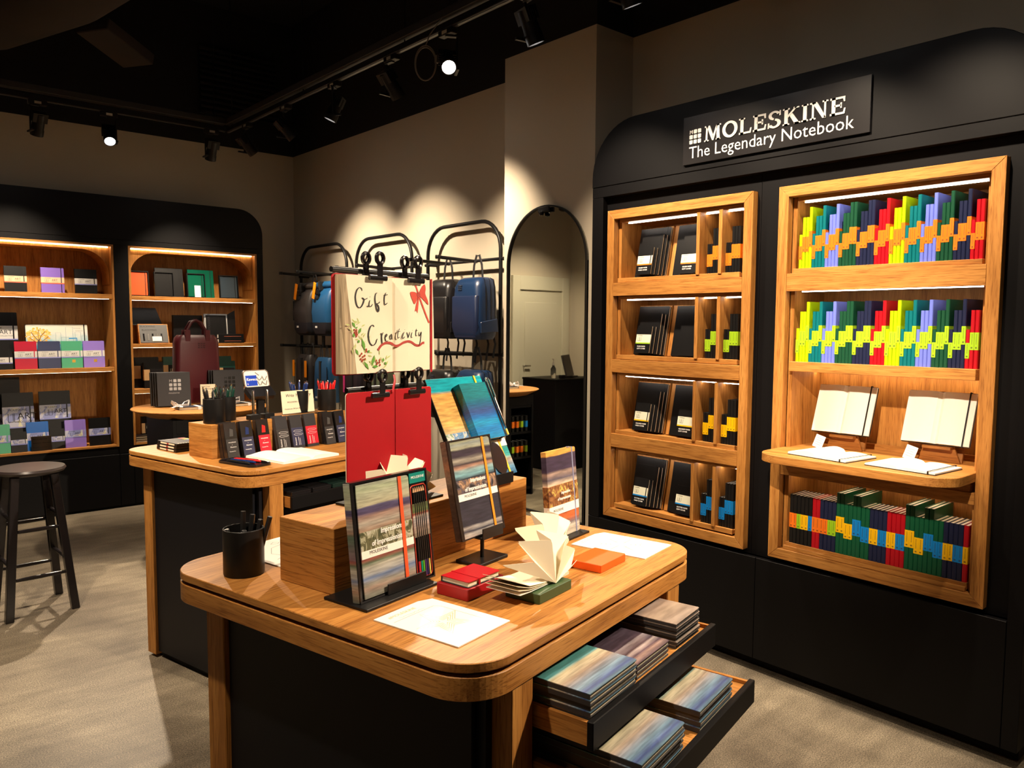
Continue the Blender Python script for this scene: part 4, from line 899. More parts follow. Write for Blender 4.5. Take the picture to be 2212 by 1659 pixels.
def leatherpack(x, y, z, mat, pocket, label, h=0.40, w_=0.275, d=0.185, straps=True, top=True):
    o = empty('leather_backpack', (x, y, z), RR); tag(o, label, 'backpack', 'leather backpacks')
    loft([sec(0, d*0.52, w_*0.90, d*0.86, 0, 0.05), sec(0, d*0.5, w_*1.0, d, 0.03, 0.05), sec(0, d*0.5, w_*1.03, d*1.02, h*0.25, 0.045), sec(0, d*0.5, w_, d, h*0.6, 0.045), sec(0, d*0.52, w_*0.97, d*0.95, h*0.85, 0.05), sec(0, d*0.55, w_*0.88, d*0.82, h*0.96, 0.055), sec(0, d*0.58, w_*0.70, d*0.6, h, 0.05)]).obj('body', mat, o, smooth=True)
    if top: loft([sec(0, 0.030, w_*0.84, 0.05, h*0.02+0.004, 0.024), sec(0, 0.020, w_*0.97, 0.054, h*0.2, 0.026), sec(0, 0.018, w_*0.95, 0.046, h*0.68, 0.022), sec(0, 0.022, w_*0.93, 0.040, h*0.70, 0.018)]).obj('front_pocket', pocket, o, smooth=True)
    for yy in (0.40, 0.62, 0.82):
        pts = [(w_*0.505, d*yy, h*0.30), (w_*0.502, d*yy, h*0.62), (w_*0.485, d*yy, h*0.84), (w_*0.43, d*(yy+0.01), h*0.965), (w_*0.30, d*(yy+0.01), h*0.995)]
        B().tube(pts, 0.0032, 6).obj('zip_piping', BLKG, o, smooth=True)
    em = B()
    for i in range(3):
        for j in range(3): em.box(-0.062+0.014*i, -0.053+0.014*i, -0.0005-0.0, 0.03, h*0.80+0.012*j, h*0.80+0.006+0.012*j)
    em.obj('embossed_emblem', plain('emblem_foil', (0.05, 0.06, 0.09), 0.4), o)
    if top: B().prism([(d*0.15, h*0.28), (d*0.9, h*0.34), (d*0.95, 0.05), (d*0.15, 0.04)], w_*0.50, w_*0.525, 'x').obj('side_pocket', mat, o, bev=0.004)
    handle(o, 0.005, 0.05, h*0.97, h+0.145, d*0.62, 0.011)
    if straps:
        for sx, ln in ((-0.09, 0.16), (0.03, 0.14), (0.10, 0.12)): B().tube([(sx, d*0.9, 0.03), (sx+0.01, d*0.95, -0.03), (sx-0.012, d*0.95, -ln)], 0.011, 6, flat=0.25).obj('shoulder_strap', WEB, o)
    return o
leatherpack(3.09, 4.335, 1.405, LEB, LEB, 'black leather backpack beside the painted gift sign'); leatherpack(3.09, 4.012, 1.405, LENV, LEND, 'navy leather backpack nearest the arched mirror')
leatherpack(3.10, 4.34, 0.86, LEB, LEB, 'small black leather bag on the lower rail', h=0.33, d=0.16, straps=False, top=False); leatherpack(3.09, 4.0, 0.86, LENV, LEND, 'navy leather bag on the lower rail', h=0.345, d=0.16, straps=False, top=False)
def slim(x, y, z, mat, label, tags):
    o = empty('slim_backpack', (x, y, z), RR); tag(o, label, 'backpack', 'slim backpacks'); w_, d, h = 0.27, 0.12, 0.375
    loft([sec(0, d/2, w_*1.1, d*0.9, 0, 0.03), sec(0, d/2, w_*1.04, d, 0.04, 0.04), sec(0, d/2, w_, d, 0.2, 0.04), sec(0, d/2, w_*0.92, d*0.95, 0.33, 0.04), sec(0, d/2+0.006, w_*0.80, d*0.7, h, 0.035)]).obj('body', mat, o, smooth=True)
    bx('centre_strap', WEB, -0.016, 0.016, -0.004, 0.01, 0.03, 0.345, o)
    for sx in (-0.12, 0.118): B().tube([(sx, 0.0, 0.30), (sx*1.02, -0.002, 0.15), (sx*1.06, 0.0, 0.03)], 0.003, 6).obj('zip_piping', BLKG, o)
    for dx in (-0.10, 0.0, 0.09): handle(o, dx, 0.022, h-0.02, h+0.10, d*0.55, 0.009)
    for tx in tags:
        t = B(); t.prism(rrect(tx-0.019, tx+0.019, 0.18, 0.325, 0.005, 3), -0.018, -0.014, 'y'); t.obj('luggage_tag', OTAG, o)
    bx('logo_patch', WINK, -0.08, -0.05, -0.006, 0.004, 0.028, 0.042, o)
slim(3.10, 6.35, 0.855, NYB, 'slim charcoal backpack with two orange tags on the lower rail', (-0.115, 0.112)); slim(3.10, 6.00, 0.84, NYBL, 'slim cobalt backpack on the lower rail behind the pen cups', ())
for y, m, l in ((5.52, plain('plum_nylon', (0.022, 0.014, 0.024), 0.5), 'dark bag with a pink strap behind the gift sign'), (5.17, plain('sage_nylon', (0.13, 0.16, 0.10), 0.55), 'sage green striped bag behind the gift sign')):
    o = empty('crossbody_bag', (3.11, y, 0.90), RR); tag(o, l, 'bag')
    loft([sec(0, 0.06, 0.26, 0.10, 0, 0.04), sec(0, 0.06, 0.28, 0.12, 0.06, 0.04), sec(0, 0.06, 0.28, 0.12, 0.24, 0.04), sec(0, 0.065, 0.22, 0.07, 0.31, 0.03)]).obj('body', m, o, smooth=True)
    bx('front_strap', plain('pink_strap', (0.80, 0.05, 0.28), 0.5) if 'pink' in l else WEB, -0.10, -0.072, -0.006, 0.004, 0.05, 0.30, o); bx('front_strap', WEB, 0.02, 0.05, -0.005, 0.004, 0.02, 0.30, o)
    handle(o, 0.0, 0.05, 0.30, 0.41, 0.07, 0.009)

# ---------------------------------------------------------------- arched mirror on the pillar
MIR, nt, b = newmat('mirror_glass'); b.inputs['Base Color'].default_value = (0.80, 0.82, 0.76, 1); b.inputs['Metallic'].default_value = 1.0; b.inputs['Roughness'].default_value = 0.015
mr = empty('arched_mirror', (3.132, 3.612, 0.39), RR); tag(mr, 'tall arched wall mirror with thin black frame on the plaster pillar', 'mirror')
mw, mh = 0.662, 1.795; rad = mw/2
pl = [(0, 0), (mw, 0)] + [(mw/2+rad*math.cos(a), mh-rad+rad*math.sin(a)) for a in [PI*i/32 for i in range(33)]]
B().prism(pl, -0.010, -0.002, 'y').obj('mirror_glass', MIR, mr)
outl = [(p[0], -0.010, p[1]) for p in pl]
fr = B(); inner = [(mw/2+(p[0]-mw/2)*0.978, p[1]*0.992+0.006) for p in pl]
for i in range(len(pl)):
    j = (i+1) % len(pl)
    a0, a1, b0, b1 = pl[i], pl[j], inner[j], inner[i]
    fr.add([(a0[0], -0.022, a0[1]), (a1[0], -0.022, a1[1]), (b0[0], -0.022, b0[1]), (b1[0], -0.022, b1[1]), (a0[0], -0.001, a0[1]), (a1[0], -0.001, a1[1]), (b0[0], -0.0101, b0[1]), (b1[0], -0.0101, b1[1])], [(0, 1, 2, 3), (1, 0, 4, 5), (3, 2, 6, 7)])
fr.obj('mirror_frame', BLKM, mr)
bx('hanging_clip', BLKM, mw/2-0.045, mw/2+0.045, -0.036, -0.022, mh-0.04, mh-0.012, mr, bev=0.003); B().lathe([(0.003, 0), (0.014, 0.004), (0.016, 0.02), (0.003, 0.03)], 12).obj('sensor_bulb', BLKG, mr, (mw/2-0.015, -0.034, mh-0.062), smooth=True)

# ---------------------------------------------------------------- round table, burgundy bag, stool, counter
RC = (1.86, 5.30); RTZ = 0.94
rt = empty('round_table', (*RC, 0)); tag(rt, 'round oak display table with tapered rim on a black shelf base', 'table')
B().lathe([(0.02, RTZ-0.05), (0.335, RTZ-0.05), (0.415, RTZ-0.012), (0.43, RTZ-0.004), (0.428, RTZ), (0.02, RTZ)], 64).obj('table_top', OX, rt, smooth=True)
bx('base_side', BLK, -0.27, -0.25, -0.27, 0.27, 0.0, RTZ-0.051, rt); bx('base_side', BLK, 0.25, 0.27, -0.27, 0.27, 0.0, RTZ-0.051, rt)
bx('base_side', BLK, -0.01, 0.01, -0.27, 0.249, 0.081, RTZ-0.161, rt); bx('base_back', BLK, -0.249, 0.249, 0.25, 0.27, 0.0, RTZ-0.051, rt)
for z in (0.05, 0.33, 0.55, RTZ-0.16): bx('shelf', BLK, -0.249, 0.249, -0.265, 0.249, z, z+0.02, rt)
bx('fascia', BLK, -0.249, 0.249, -0.27, -0.255, RTZ-0.138, RTZ-0.052, rt)
KRAFT = plain('kraft_card', (0.36, 0.22, 0.09), 0.7)
k_ = 0
for z, h in ((0.57, 0.19), (0.35, 0.18)):
    for i in range(4):
        o = spine_book('black', 'pocket', ('blue', 'lime', 'orange', 'orange')[i] if z > 0.5 else ('lime', 'orange', 'orange', 'lime')[i], 0.024); o.location = (RC[0]-0.225+0.052*i+0.02, RC[1]-0.255, z+0.0005); o.rotation_euler = (0, 0, 0); k_ += 1
        tag(o, f'{nth(i+1)} small black notebook on the {("upper", "lower")[z < 0.5]} shelf inside the round table base', 'notebook', 'notebooks in the round table base')
    for i in range(2):
        o = bx('kraft_box', KRAFT, 0, 0.095, 0, 0.12, 0, h*0.9, bev=0.001); o.location = (RC[0]+0.025+0.104*i, RC[1]-0.25, z+0.0005); tag(o, f'{("left", "right")[i]} kraft box with white label on the {("upper", "lower")[z < 0.5]} round table shelf', 'box', 'kraft boxes')
        bx('label_strip', PAPER, 0.0, 0.095, -0.0008, -0.0002, 0.05, 0.105, o); text('L', 0.03, INK, o, (0.055, -0.001, 0.06))
# things on the round table
def emblem(o, x, z, s, y, mat):
    for r in range(3):
        for c in range(3):
            if r == 0 and c == 0: text('M', s*1.3, mat, o, (x, y, z+2*s*1.35), name='emblem_letter')
            else: B().prism(rrect(x+c*s*1.35, x+c*s*1.35+s, z+(2-r)*s*1.35, z+(2-r)*s*1.35+s, s*0.15, 2), y-0.0006, y, 'y').obj('emblem_cell', mat, o)
FOIL = plain('grey_foil', (0.20, 0.19, 0.19), 0.3, metal=0.6); FOILD = plain('dark_foil', (0.006, 0.006, 0.006), 0.15)
for x, y, n_, mat, l in ((1.610, 5.385, 4, FOIL, 'left'), (2.000, 5.44, 3, FOILD, 'right')):
    for i in range(n_):
        w_, h = 0.208, 0.225
        o = bx('gift_box', DARKC, 0, w_, 0, 0.019, 0, h, bev=0.0015); o.location = (x-0.008*i, y+0.021*i, RTZ+0.006); o.rotation_euler = (-0.10, 0, -0.12)
        tag(o, f'{"front" if i == 0 else nth(i+1)} charcoal gift box of the {l} row on the round table', 'gift box', 'charcoal gift boxes')
        if i == 0: emblem(o, 0.075, 0.105, 0.020, -0.0003, mat); text('MOLESKINE', 0.013, mat, o, (0.07, -0.0005, 0.082))
RIB = plain('white_ribbon', (0.72, 0.72, 0.74), 0.5)
def tied_book(x, y, rz, w_, h, cover, label, bow=True):
    o = front_book(w_, h, 0.016, cover, elastic=False, name='gift_notebook'); o.rotation_euler = (-PI/2, 0, rz); o.location = (x, y, RTZ+0.0165); tag(o, label, 'notebook', 'ribbon tied notebooks')
    B().box(w_*0.62, w_*0.62+0.02, -0.0012, 0.0164, -0.001, h+0.001).obj('ribbon_band', RIB, o)
    if bow:
        for sgn in (-1, 1):
            B().tube([(0.02, -0.006, h*0.3), (0.02-0.03*sgn, -0.03, h*0.3+0.03), (0.02-0.055*sgn, -0.036, h*0.3+0.01), (0.02-0.04*sgn, -0.014, h*0.3-0.02), (0.02, -0.008, h*0.3)], 0.011, 6, flat=0.2).obj('ribbon_loop', RIB, o, smooth=True)
            B().tube([(0.02, -0.006, h*0.3), (0.0-0.02*sgn, -0.006, h*0.15), (-0.02-0.03*sgn, -0.004, -0.01)], 0.010, 6, flat=0.2).obj('ribbon_tail', RIB, o, smooth=True)
    return o
NVT = plain('ink_blue_cover', (0.010, 0.018, 0.040), 0.4)
tied_book(1.665, 5.14, -0.08, 0.19, 0.128, NVT, 'dark blue notebook tied with white ribbon bow on the round table'); tied_book(2.02, 5.16, 0.1, 0.18, 0.128, BLKC, 'black notebook with white ribbon on the right of the round table')
o = empty('sign_card', (1.895, 5.40, RTZ+0.0005), rot=(-0.12, 0, -0.2)); tag(o, 'narrow cream note card standing between the charcoal gift boxes', 'card')
bx('card', PAPER, 0, 0.098, 0, 0.0015, 0, 0.140, o); bx('card_frame', BLKM, -0.003, 0.0, -0.001, 0.003, 0, 0.143, o); bx('card_frame', BLKM, 0.098, 0.101, -0.001, 0.003, 0, 0.143, o); bx('card_foot', BLKM, 0.0, 0.098, 0.002, 0.05, 0, 0.003, o)
text('Send Your', 0.013, INK, o, (0.008, -0.0003, 0.120)); text('Own Message!', 0.012, INK, o, (0.008, -0.0003, 0.105))
for q in range(4): bx('handwriting', INK, 0.010, 0.06+0.012*(q % 3), -0.0004, -0.0001, 0.05+0.012*q, 0.0515+0.012*q, o)
emblem(o, 0.036, 0.012, 0.008, -0.0003, INK)
# burgundy backpack standing on the table
BUR = plain('burgundy_leather', (0.075, 0.006, 0.012), 0.36, bump=0.12, bscale=300)
o = empty('burgundy_backpack', (1.93, 5.525, RTZ+0.0005)); tag(o, 'slim burgundy leather backpack with looped handles standing on the round table', 'backpack')
loft([sec(0, 0.05, 0.29, 0.085, 0, 0.035), sec(0, 0.05, 0.315, 0.10, 0.03, 0.035), sec(0, 0.05, 0.31, 0.10, 0.25, 0.035), sec(0, 0.05, 0.305, 0.098, 0.42, 0.04), sec(0, 0.05, 0.29, 0.09, 0.455, 0.04), sec(0, 0.05, 0.25, 0.07, 0.475, 0.03)]).obj('body', BUR, o, smooth=True)
for yy in (0.03, 0.075):
    B().tube([(-0.068, yy, 0.455), (-0.06, yy, 0.515), (-0.03, yy, 0.565), (0.0, yy, 0.578), (0.03, yy, 0.565), (0.06, yy, 0.515), (0.068, yy, 0.455)], 0.009, 8, flat=0.6).obj('handle_loop', BUR, o, smooth=True)
    for sx in (-0.068, 0.068): bx('handle_tab', BUR, sx-0.018, sx+0.018, yy-0.028 if yy < 0.05 else yy-0.004, yy-0.012 if yy < 0.05 else yy+0.012, 0.43, 0.51, o, bev=0.003)
em = B()
for i in range(3):
    for j in range(3): em.box(0.0+0.018*i, 0.010+0.018*i, -0.0015, 0.003, 0.385+0.014*j, 0.391+0.014*j)
em.obj('embossed_emblem', plain('burgundy_emboss', (0.03, 0.002, 0.004), 0.4), o)
# stool
STB = plain('black_lacquer_wood', (0.012, 0.010, 0.011), 0.22); STS = plain('stool_seat_lacquer', (0.035, 0.026, 0.026), 0.30)
def uvw(u, v): return (u*math.cos(PHI)-v*math.sin(PHI), u*math.sin(PHI)+v*math.cos(PHI))
sx_, sy_ = uvw(1.772, 4.375)
o = empty('bar_stool', (sx_, sy_, 0), PHI-0.16); tag(o, 'black round wooden bar stool at the left edge', 'stool')
SZT = 0.750
B().lathe([(0.02, SZT-0.032), (0.135, SZT-0.032), (0.158, SZT-0.024), (0.166, SZT-0.012), (0.160, SZT-0.001), (0.148, SZT), (0.02, SZT-0.002)], 40).obj('seat', STS, o, smooth=True)
ft, tp = 0.150, 0.088
legs = []
for i, (a, b_) in enumerate(((-1, -1), (1, -1), (1, 1), (-1, 1))):
    p0 = Vector((a*ft, b_*ft, 0)); p1 = Vector((a*tp, b_*tp, SZT-0.033)); legs.append((p0, p1)); h = 0.019
    m = B(); vs = [(p0.x+q[0]*h, p0.y+q[1]*h, 0) for q in ((-1, -1), (1, -1), (1, 1), (-1, 1))] + [(p1.x+q[0]*h, p1.y+q[1]*h, p1.z) for q in ((-1, -1), (1, -1), (1, 1), (-1, 1))]
    m.add(vs, [(0, 3, 2, 1), (4, 5, 6, 7), (0, 1, 5, 4), (1, 2, 6, 5), (2, 3, 7, 6), (3, 0, 4, 7)]); m.obj('leg', STB, o, bev=0.003)
for i in range(4):
    for z in ((0.20, 0.44) if i % 2 == 0 else (0.27, 0.50)):
        (a0, a1), (b0, b1) = legs[i], legs[(i+1) % 4]; t = z/(SZT-0.033); pa = a0.lerp(a1, t); pb = b0.lerp(b1, t); md_ = (pa+pb)/2
        B().tube([pa, pa.lerp(pb, 0.25), md_, pa.lerp(pb, 0.75), pb], [0.008, 0.010, 0.011, 0.010, 0.008], 10).obj('rung', STB, o, smooth=True)
# sales counter left of the picture, seen in the mirror
o = empty('sales_counter', (0.42, 5.85, 0)); tag(o, 'plain black sales counter reflected in the arched mirror', 'counter')
bx('counter_body', BLK, -0.31, 0.31, -0.22, 0.28, 0.0, 0.93, o, bev=0.002); bx('counter_top', BLK, -0.315, 0.315, -0.225, 0.285, 0.931, 0.95, o, bev=0.002)
o = empty('sanitizer_bottle', (0.60, 5.80, 0.951)); tag(o, 'clear pump bottle on the counter reflected in the mirror', 'bottle')
B().lathe([(0.026, 0), (0.028, 0.01), (0.028, 0.10), (0.012, 0.125), (0.011, 0.14)], 16).obj('bottle_body', CLEAR, o, smooth=True); B().lathe([(0.012, 0.1405), (0.012, 0.16), (0.004, 0.165), (0.004, 0.19), (0.012, 0.192), (0.012, 0.20)], 12).obj('pump', PAPERW, o, smooth=True)
o = empty('desk_screen', (0.30, 5.85, 0.951), -0.5); tag(o, 'grey tilted counter screen reflected in the mirror', 'screen')
bx('screen_base', BLKM, -0.09, 0.09, -0.06, 0.06, 0, 0.012, o); m = B(); m.M = Matrix.Rotation(-0.25, 4, 'X'); m.box(-0.13, 0.13, -0.01, 0.01, 0.0125, 0.24); m.obj('screen_panel', plain('screen_grey', (0.10, 0.10, 0.10), 0.3), o)
o = bx('pen_holder', BLKM, 0.50, 0.56, 5.72, 5.76, 0.951, 0.985, bev=0.002); tag(o, 'low black tray on the counter reflected in the mirror', 'tray')

# painted lettering and holly of the gift sign, metres from the gutter foot
STROKES = {
    'G': [(-0.095,0.1934),(-0.0966,0.1982),(-0.1031,0.1996),(-0.11,0.1942),(-0.1143,0.1838),(-0.1144,0.1719),(-0.1104,0.16),(-0.1035,0.1554),(-0.0965,0.1595),(-0.0906,0.1691),(-0.0905,0.1752),(-0.0952,0.1776),(-0.0894,0.174),(-0.0788,0.1773)],
    'i': [(-0.0717,0.1731),(-0.0742,0.1644),(-0.073,0.1588),(-0.0682,0.1593),(-0.0634,0.1646)],
    'idot': [(-0.0723,0.1801),(-0.0709,0.1805)],
    'i2': [(-0.0813,0.1599),(-0.0766,0.1588),(-0.0729,0.1696)],
    'f': [(-0.0492,0.19),(-0.0536,0.1877),(-0.0561,0.1771),(-0.0538,0.1631),(-0.0502,0.1509),(-0.0461,0.1483),(-0.0441,0.1546),(-0.0465,0.1616),(-0.0513,0.165),(-0.0452,0.1669),(-0.0408,0.1705)],
    't': [(-0.0216,0.1915),(-0.0262,0.1816),(-0.0268,0.1691),(-0.0243,0.1639),(-0.0173,0.1685)],
    'tbar': [(-0.0296,0.185),(-0.0229,0.1861),(-0.0162,0.1876)],
    'C': [(-0.0592,0.1143),(-0.0639,0.1177),(-0.071,0.1134),(-0.0762,0.1015),(-0.0768,0.0896),(-0.0725,0.0775),(-0.0632,0.0722),(-0.0548,0.0773),(-0.05,0.0867)],
    'r': [(-0.0408,0.097),(-0.0367,0.0987),(-0.0368,0.0874),(-0.0345,0.0761),(-0.0356,0.0927),(-0.0307,0.1013)],
    'e': [(-0.0247,0.0891),(-0.0198,0.0934),(-0.0197,0.0969),(-0.0234,0.0952),(-0.0247,0.0873),(-0.0211,0.0806),(-0.0149,0.0828)],
    'a': [(-0.0042,0.0974),(-0.0087,0.0942),(-0.01,0.0889),(-0.0075,0.0854),(-0.0033,0.088),(-0.0042,0.0968),(-0.0033,0.088),(-0.0008,0.0853)],
    't2': [(0.0215,0.1097),(0.0168,0.1012),(0.015,0.0923),(0.0163,0.0873),(0.0213,0.0904)],
    't2b': [(0.0138,0.1021),(0.0189,0.1029),(0.024,0.1036)],
    'i3': [(0.0373,0.102),(0.0328,0.0939),(0.031,0.0877),(0.0346,0.0871),(0.0393,0.0912)],
    'i3d': [(0.0383,0.1074),(0.0396,0.1077)],
    'v': [(0.0466,0.101),(0.0496,0.0929),(0.0501,0.0884),(0.0536,0.0947),(0.0562,0.1019)],
    'i4': [(0.0641,0.101),(0.0614,0.0946),(0.0614,0.0892),(0.0654,0.0897)],
    'i4d': [(0.0646,0.1055),(0.0657,0.1057)],
    't3': [(0.0792,0.1092),(0.0773,0.1009),(0.0773,0.0927),(0.0813,0.0936)],
    't3b': [(0.0755,0.1046),(0.0792,0.1049),(0.083,0.1057)],
    'y': [(0.0881,0.1018),(0.0872,0.0954),(0.0899,0.0926),(0.0962,0.1018),(0.0942,0.088),(0.092,0.0769),(0.0879,0.0696),(0.0844,0.0706)],
    'rib': [(-0.0478,0.0612),(-0.0357,0.0726),(-0.0211,0.0773),(-0.0063,0.0762),(0.0061,0.0702),(0.0187,0.0708),(0.034,0.0769),(0.0496,0.0797),(0.0627,0.0774),(0.0759,0.0708),(0.0893,0.0696),(0.1001,0.075),(0.107,0.0756)],
    'rib2': [(0.076,0.2128),(0.0814,0.2037),(0.0895,0.1854),(0.1019,0.1632),(0.113,0.1427),(0.1243,0.1238)],
    'bowL': [(0.0868,0.1909),(0.0759,0.1961),(0.0597,0.1964),(0.0589,0.1899),(0.065,0.1772),(0.0731,0.1681),(0.0827,0.1814),(0.0868,0.189)],
    'bowR': [(0.0868,0.1918),(0.0965,0.2081),(0.1076,0.2164),(0.1118,0.2068),(0.1104,0.1936),(0.1188,0.1788),(0.121,0.1674),(0.1047,0.1783),(0.0882,0.1891)],
    'tailL': [(0.0854,0.1852),(0.0799,0.1702),(0.0744,0.1514),(0.0798,0.1534),(0.0831,0.1478),(0.0882,0.1816)],
}
LEAVES = [[(-0.1254,0.1242),(-0.1155,0.1117)],[(-0.0986,0.1117),(-0.1067,0.0982)],[(-0.1203,0.09),(-0.1213,0.1)],[(-0.1035,0.0847),(-0.1092,0.0781)],[(-0.0966,0.088),(-0.0882,0.0608)],[(-0.1161,0.0656),(-0.1072,0.0511)],[(-0.0903,0.037),(-0.0766,0.0185)],[(-0.0671,0.0258),(-0.0586,0.0506)],[(-0.066,0.0241),(-0.047,0.0242)],[(-0.0797,0.0554),(-0.0738,0.0621)],[(-0.0276,0.0331),(-0.0215,0.0276)],[(-0.0311,0.0437),(-0.0324,0.0333)],[(-0.1133,0.1134),(-0.1111,0.11)]]
BERRIES = [(-0.119,0.107),(-0.1127,0.1063),(-0.1179,0.1016),(-0.1119,0.1013),(-0.1157,0.0975),(-0.1112,0.0969),(-0.1135,0.0932),(-0.0842,0.0632),(-0.0843,0.059),(-0.0981,0.0545),(-0.1027,0.0501),(-0.0948,0.047),(-0.089,0.0497),(-0.1012,0.0424),(-0.0948,0.0405),(-0.0879,0.0423),(-0.0971,0.038),(-0.0533,0.0374),(-0.0428,0.0385),(-0.0505,0.033),(-0.0433,0.0336),(-0.0421,0.0275),(-0.0517,0.0296)]

# ---------------------------------------------------------------- two oak display tables (turned by PHI)
TT = 0.9392
def TP(u, v, z): return (*uvw(u, v), z)
SU, SV = 0.913, 0.920
PANEL = plain('table_side_laminate', (0.0050, 0.0050, 0.0075), 0.45, spec=0.22)
def display_table(u0, v0, label, drawers):
    t = empty('display_table', TP(u0, v0, 0), PHI); tag(t, label, 'table', 'oak display tables')
    za, zb, zg = 0.8730, 0.9150, 0.9223
    B().prism(rrect(0, SU, 0, SV, 0.097, 14), zg, TT).obj('table_top', OX, t, bev=0.0015)
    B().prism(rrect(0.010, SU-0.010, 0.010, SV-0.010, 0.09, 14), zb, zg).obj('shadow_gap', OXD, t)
    ap = B().prism(rrect(0, SU, 0, SV, 0.097, 14), za, zb).obj('apron', OX, t, bev=0.0015)
    for x0, x1, y0, y1 in ((0.102, 0.167, 0.002, 0.062), (0.731, 0.797, 0.002, 0.062), (0.058, 0.122, 0.778, 0.843), (0.731, 0.797, 0.778, 0.843)):
        bx('leg', OZ, x0, x1, y0, y1, 0.014, za, t, bev=0.002)
    bx('side_panel', PANEL, 0.070, 0.080, 0.066, 0.774, 0.03, za, t); bx('side_panel', PANEL, 0.782, 0.792, 0.066, 0.774, 0.03, za, t); bx('back_panel', PANEL, 0.126, 0.728, 0.820, 0.830, 0.03, za, t)
    bx('plinth', VOID, 0.09, 0.775, 0.03, 0.80, 0.0, 0.03, t)
    bx('corner_post', PANEL, 0.084, 0.102, 0.045, 0.065, 0.03, za, t)
    for i, (z0, z1, y) in enumerate(drawers):
        f = bx('drawer_front', BLK, 0.1705, 0.7275, y, y+0.013, z0, z1, t, bev=0.0015)
        if y < -0.01 or i == 0:
            yb = min(0.55, y+0.62)
            bx('drawer_floor', OY, 0.182, 0.716, y+0.0135, yb, z1-0.018, z1-0.012, t); bx('drawer_side', OY, 0.173, 0.1815, y+0.0135, yb, z0+0.006, z1-0.004, t); bx('drawer_side', OY, 0.7165, 0.725, y+0.0135, yb, z0+0.006, z1-0.004, t); bx('drawer_back', OX, 0.182, 0.716, yb+0.0005, yb+0.008, z0+0.006, z1-0.004, t)
    return t
U1, V1, U2, V2 = 0.9513, 0.7568, 1.7572, 2.4995
dr = [(0.771, 0.823, -0.120), (0.665, 0.717, -0.213)] + [(0.035+0.105*k_, 0.137+0.105*k_, 0.004) for k_ in range(6)]
display_table(U1, V1, 'front oak display table with rounded top and two open drawers of art notebooks', dr)
dr2 = [(0.771, 0.823, -0.045)] + [(0.035+0.105*k_, 0.137+0.105*k_, 0.004) for k_ in range(7)]
display_table(U2, V2, 'rear oak display table carrying pens, pen boxes and an open notebook', dr2)

# notebooks in the drawers ----------------------------------------------
SEA = [(0.0, (0.10, 0.20, 0.28)), (0.08, (0.06, 0.10, 0.30)), (0.18, (0.18, 0.30, 0.42)), (0.28, (0.33, 0.36, 0.42)), (0.38, (0.46, 0.36, 0.28)), (0.46, (0.58, 0.52, 0.38)), (0.55, (0.55, 0.50, 0.34)), (0.60, (0.10, 0.38, 0.42)), (0.66, (0.05, 0.20, 0.20)), (1.0, (0.08, 0.15, 0.13))]
SEAC = painted('seashore_brush_cover', [(p, (c[0]*.75, c[1]*.75, c[2]*.75)) for p, c in SEA], 0, 0.150, 0.06, (5, 5, 60))
SEAC2 = painted('seashore_brush_cover_small', [(p, c) for p, c in SEA], 0, 0.235, 0.05, (5, 5, 60))
PLUM = painted('plum_brush_cover', [(0, (0.10, 0.07, 0.09)), (0.10, (0.32, 0.22, 0.20)), (0.16, (0.10, 0.07, 0.10)), (0.24, (0.40, 0.34, 0.34)), (0.28, (0.055, 0.04, 0.06)), (0.44, (0.22, 0.19, 0.21)), (0.46, (0.05, 0.035, 0.05)), (1, (0.035, 0.028, 0.038))], 0, 0.14, 0.04, (6, 6, 40), 0.2)
TAUPE = painted('taupe_brush_cover', [(0, (0.25, 0.20, 0.17)), (0.4, (0.30, 0.24, 0.19)), (0.75, (0.16, 0.12, 0.11)), (1, (0.30, 0.30, 0.30))], 0, 0.14, 0.1, (4, 4, 20))
SPN = plain('dark_wrapped_spine', (0.030, 0.028, 0.030), 0.5); NAVYS = plain('navy_spine', (0.008, 0.012, 0.040), 0.4)
_db = {}
def flat_book(key, w_, h, t, cover, name='art_notebook'):
    """lying notebook; spine at x=0, bottom fore edge y=0, top face up"""
    if key not in _db:
        k = 0.0014
        c = B().prism(rrect(0, w_, 0, h, 0.005, 3, (0, 1, 1, 0)), t-k, t); 
        d_ = B().prism(rrect(0, w_, 0, h, 0.005, 3, (0, 1, 1, 0)), 0, k).box(0, k, 0, h, k, t-k)
        p = B().box(k, w_-0.003, 0.003, h-0.003, k+0.0001, t-k-0.0001)
        _db[key] = (c.mesh('front_cover', cover), d_.mesh('back_cover_and_spine', SPN), p.mesh('page_block', PAPER))
    a, b_, c = _db[key]
    o = empty(name); link('front_cover', a, o); link('back_cover_and_spine', b_, o); link('page_block', c, o)
    return o
def rotcover(mat, name):
    """same print running along local y instead of z"""
    m = mat.copy(); m.name = name
    for n in m.node_tree.nodes:
        if n.type == 'SEPXYZ': src = n
        if n.type == 'MAP_RANGE': dst = n
        if n.type == 'MAPPING': sc = n.inputs['Scale'].default_value; n.inputs['Scale'].default_value = (sc[0], sc[2], sc[1])
    m.node_tree.links.new(src.outputs[1], dst.inputs[0]); return m
SEAF, PLUMF, TAUF = rotcover(SEAC, 'seashore_flat'), rotcover(PLUM, 'plum_flat'), rotcover(TAUPE, 'taupe_flat')
def stack(x, y, z, n_, w_, h, t, cover, what, where, group, jit=0.002):
    for i in range(n_):
        o = flat_book((cover.name, w_, h, t), w_, h, t, cover); jx, jy = (random.uniform(-jit, jit), random.uniform(-jit, jit)) if 0 < i < n_-1 else (0, 0)
        o.location = TP(U1+x+jx, V1+y+jy, z+i*(t+0.0004)); o.rotation_euler = (0, 0, PHI+random.uniform(-0.006, 0.006))
        pos = 'top' if i == n_-1 else 'bottom' if i == 0 else nth(i+1)+' from bottom'
        tag(o, f'{what}, {pos} of the stack {where}', 'notebook', group)
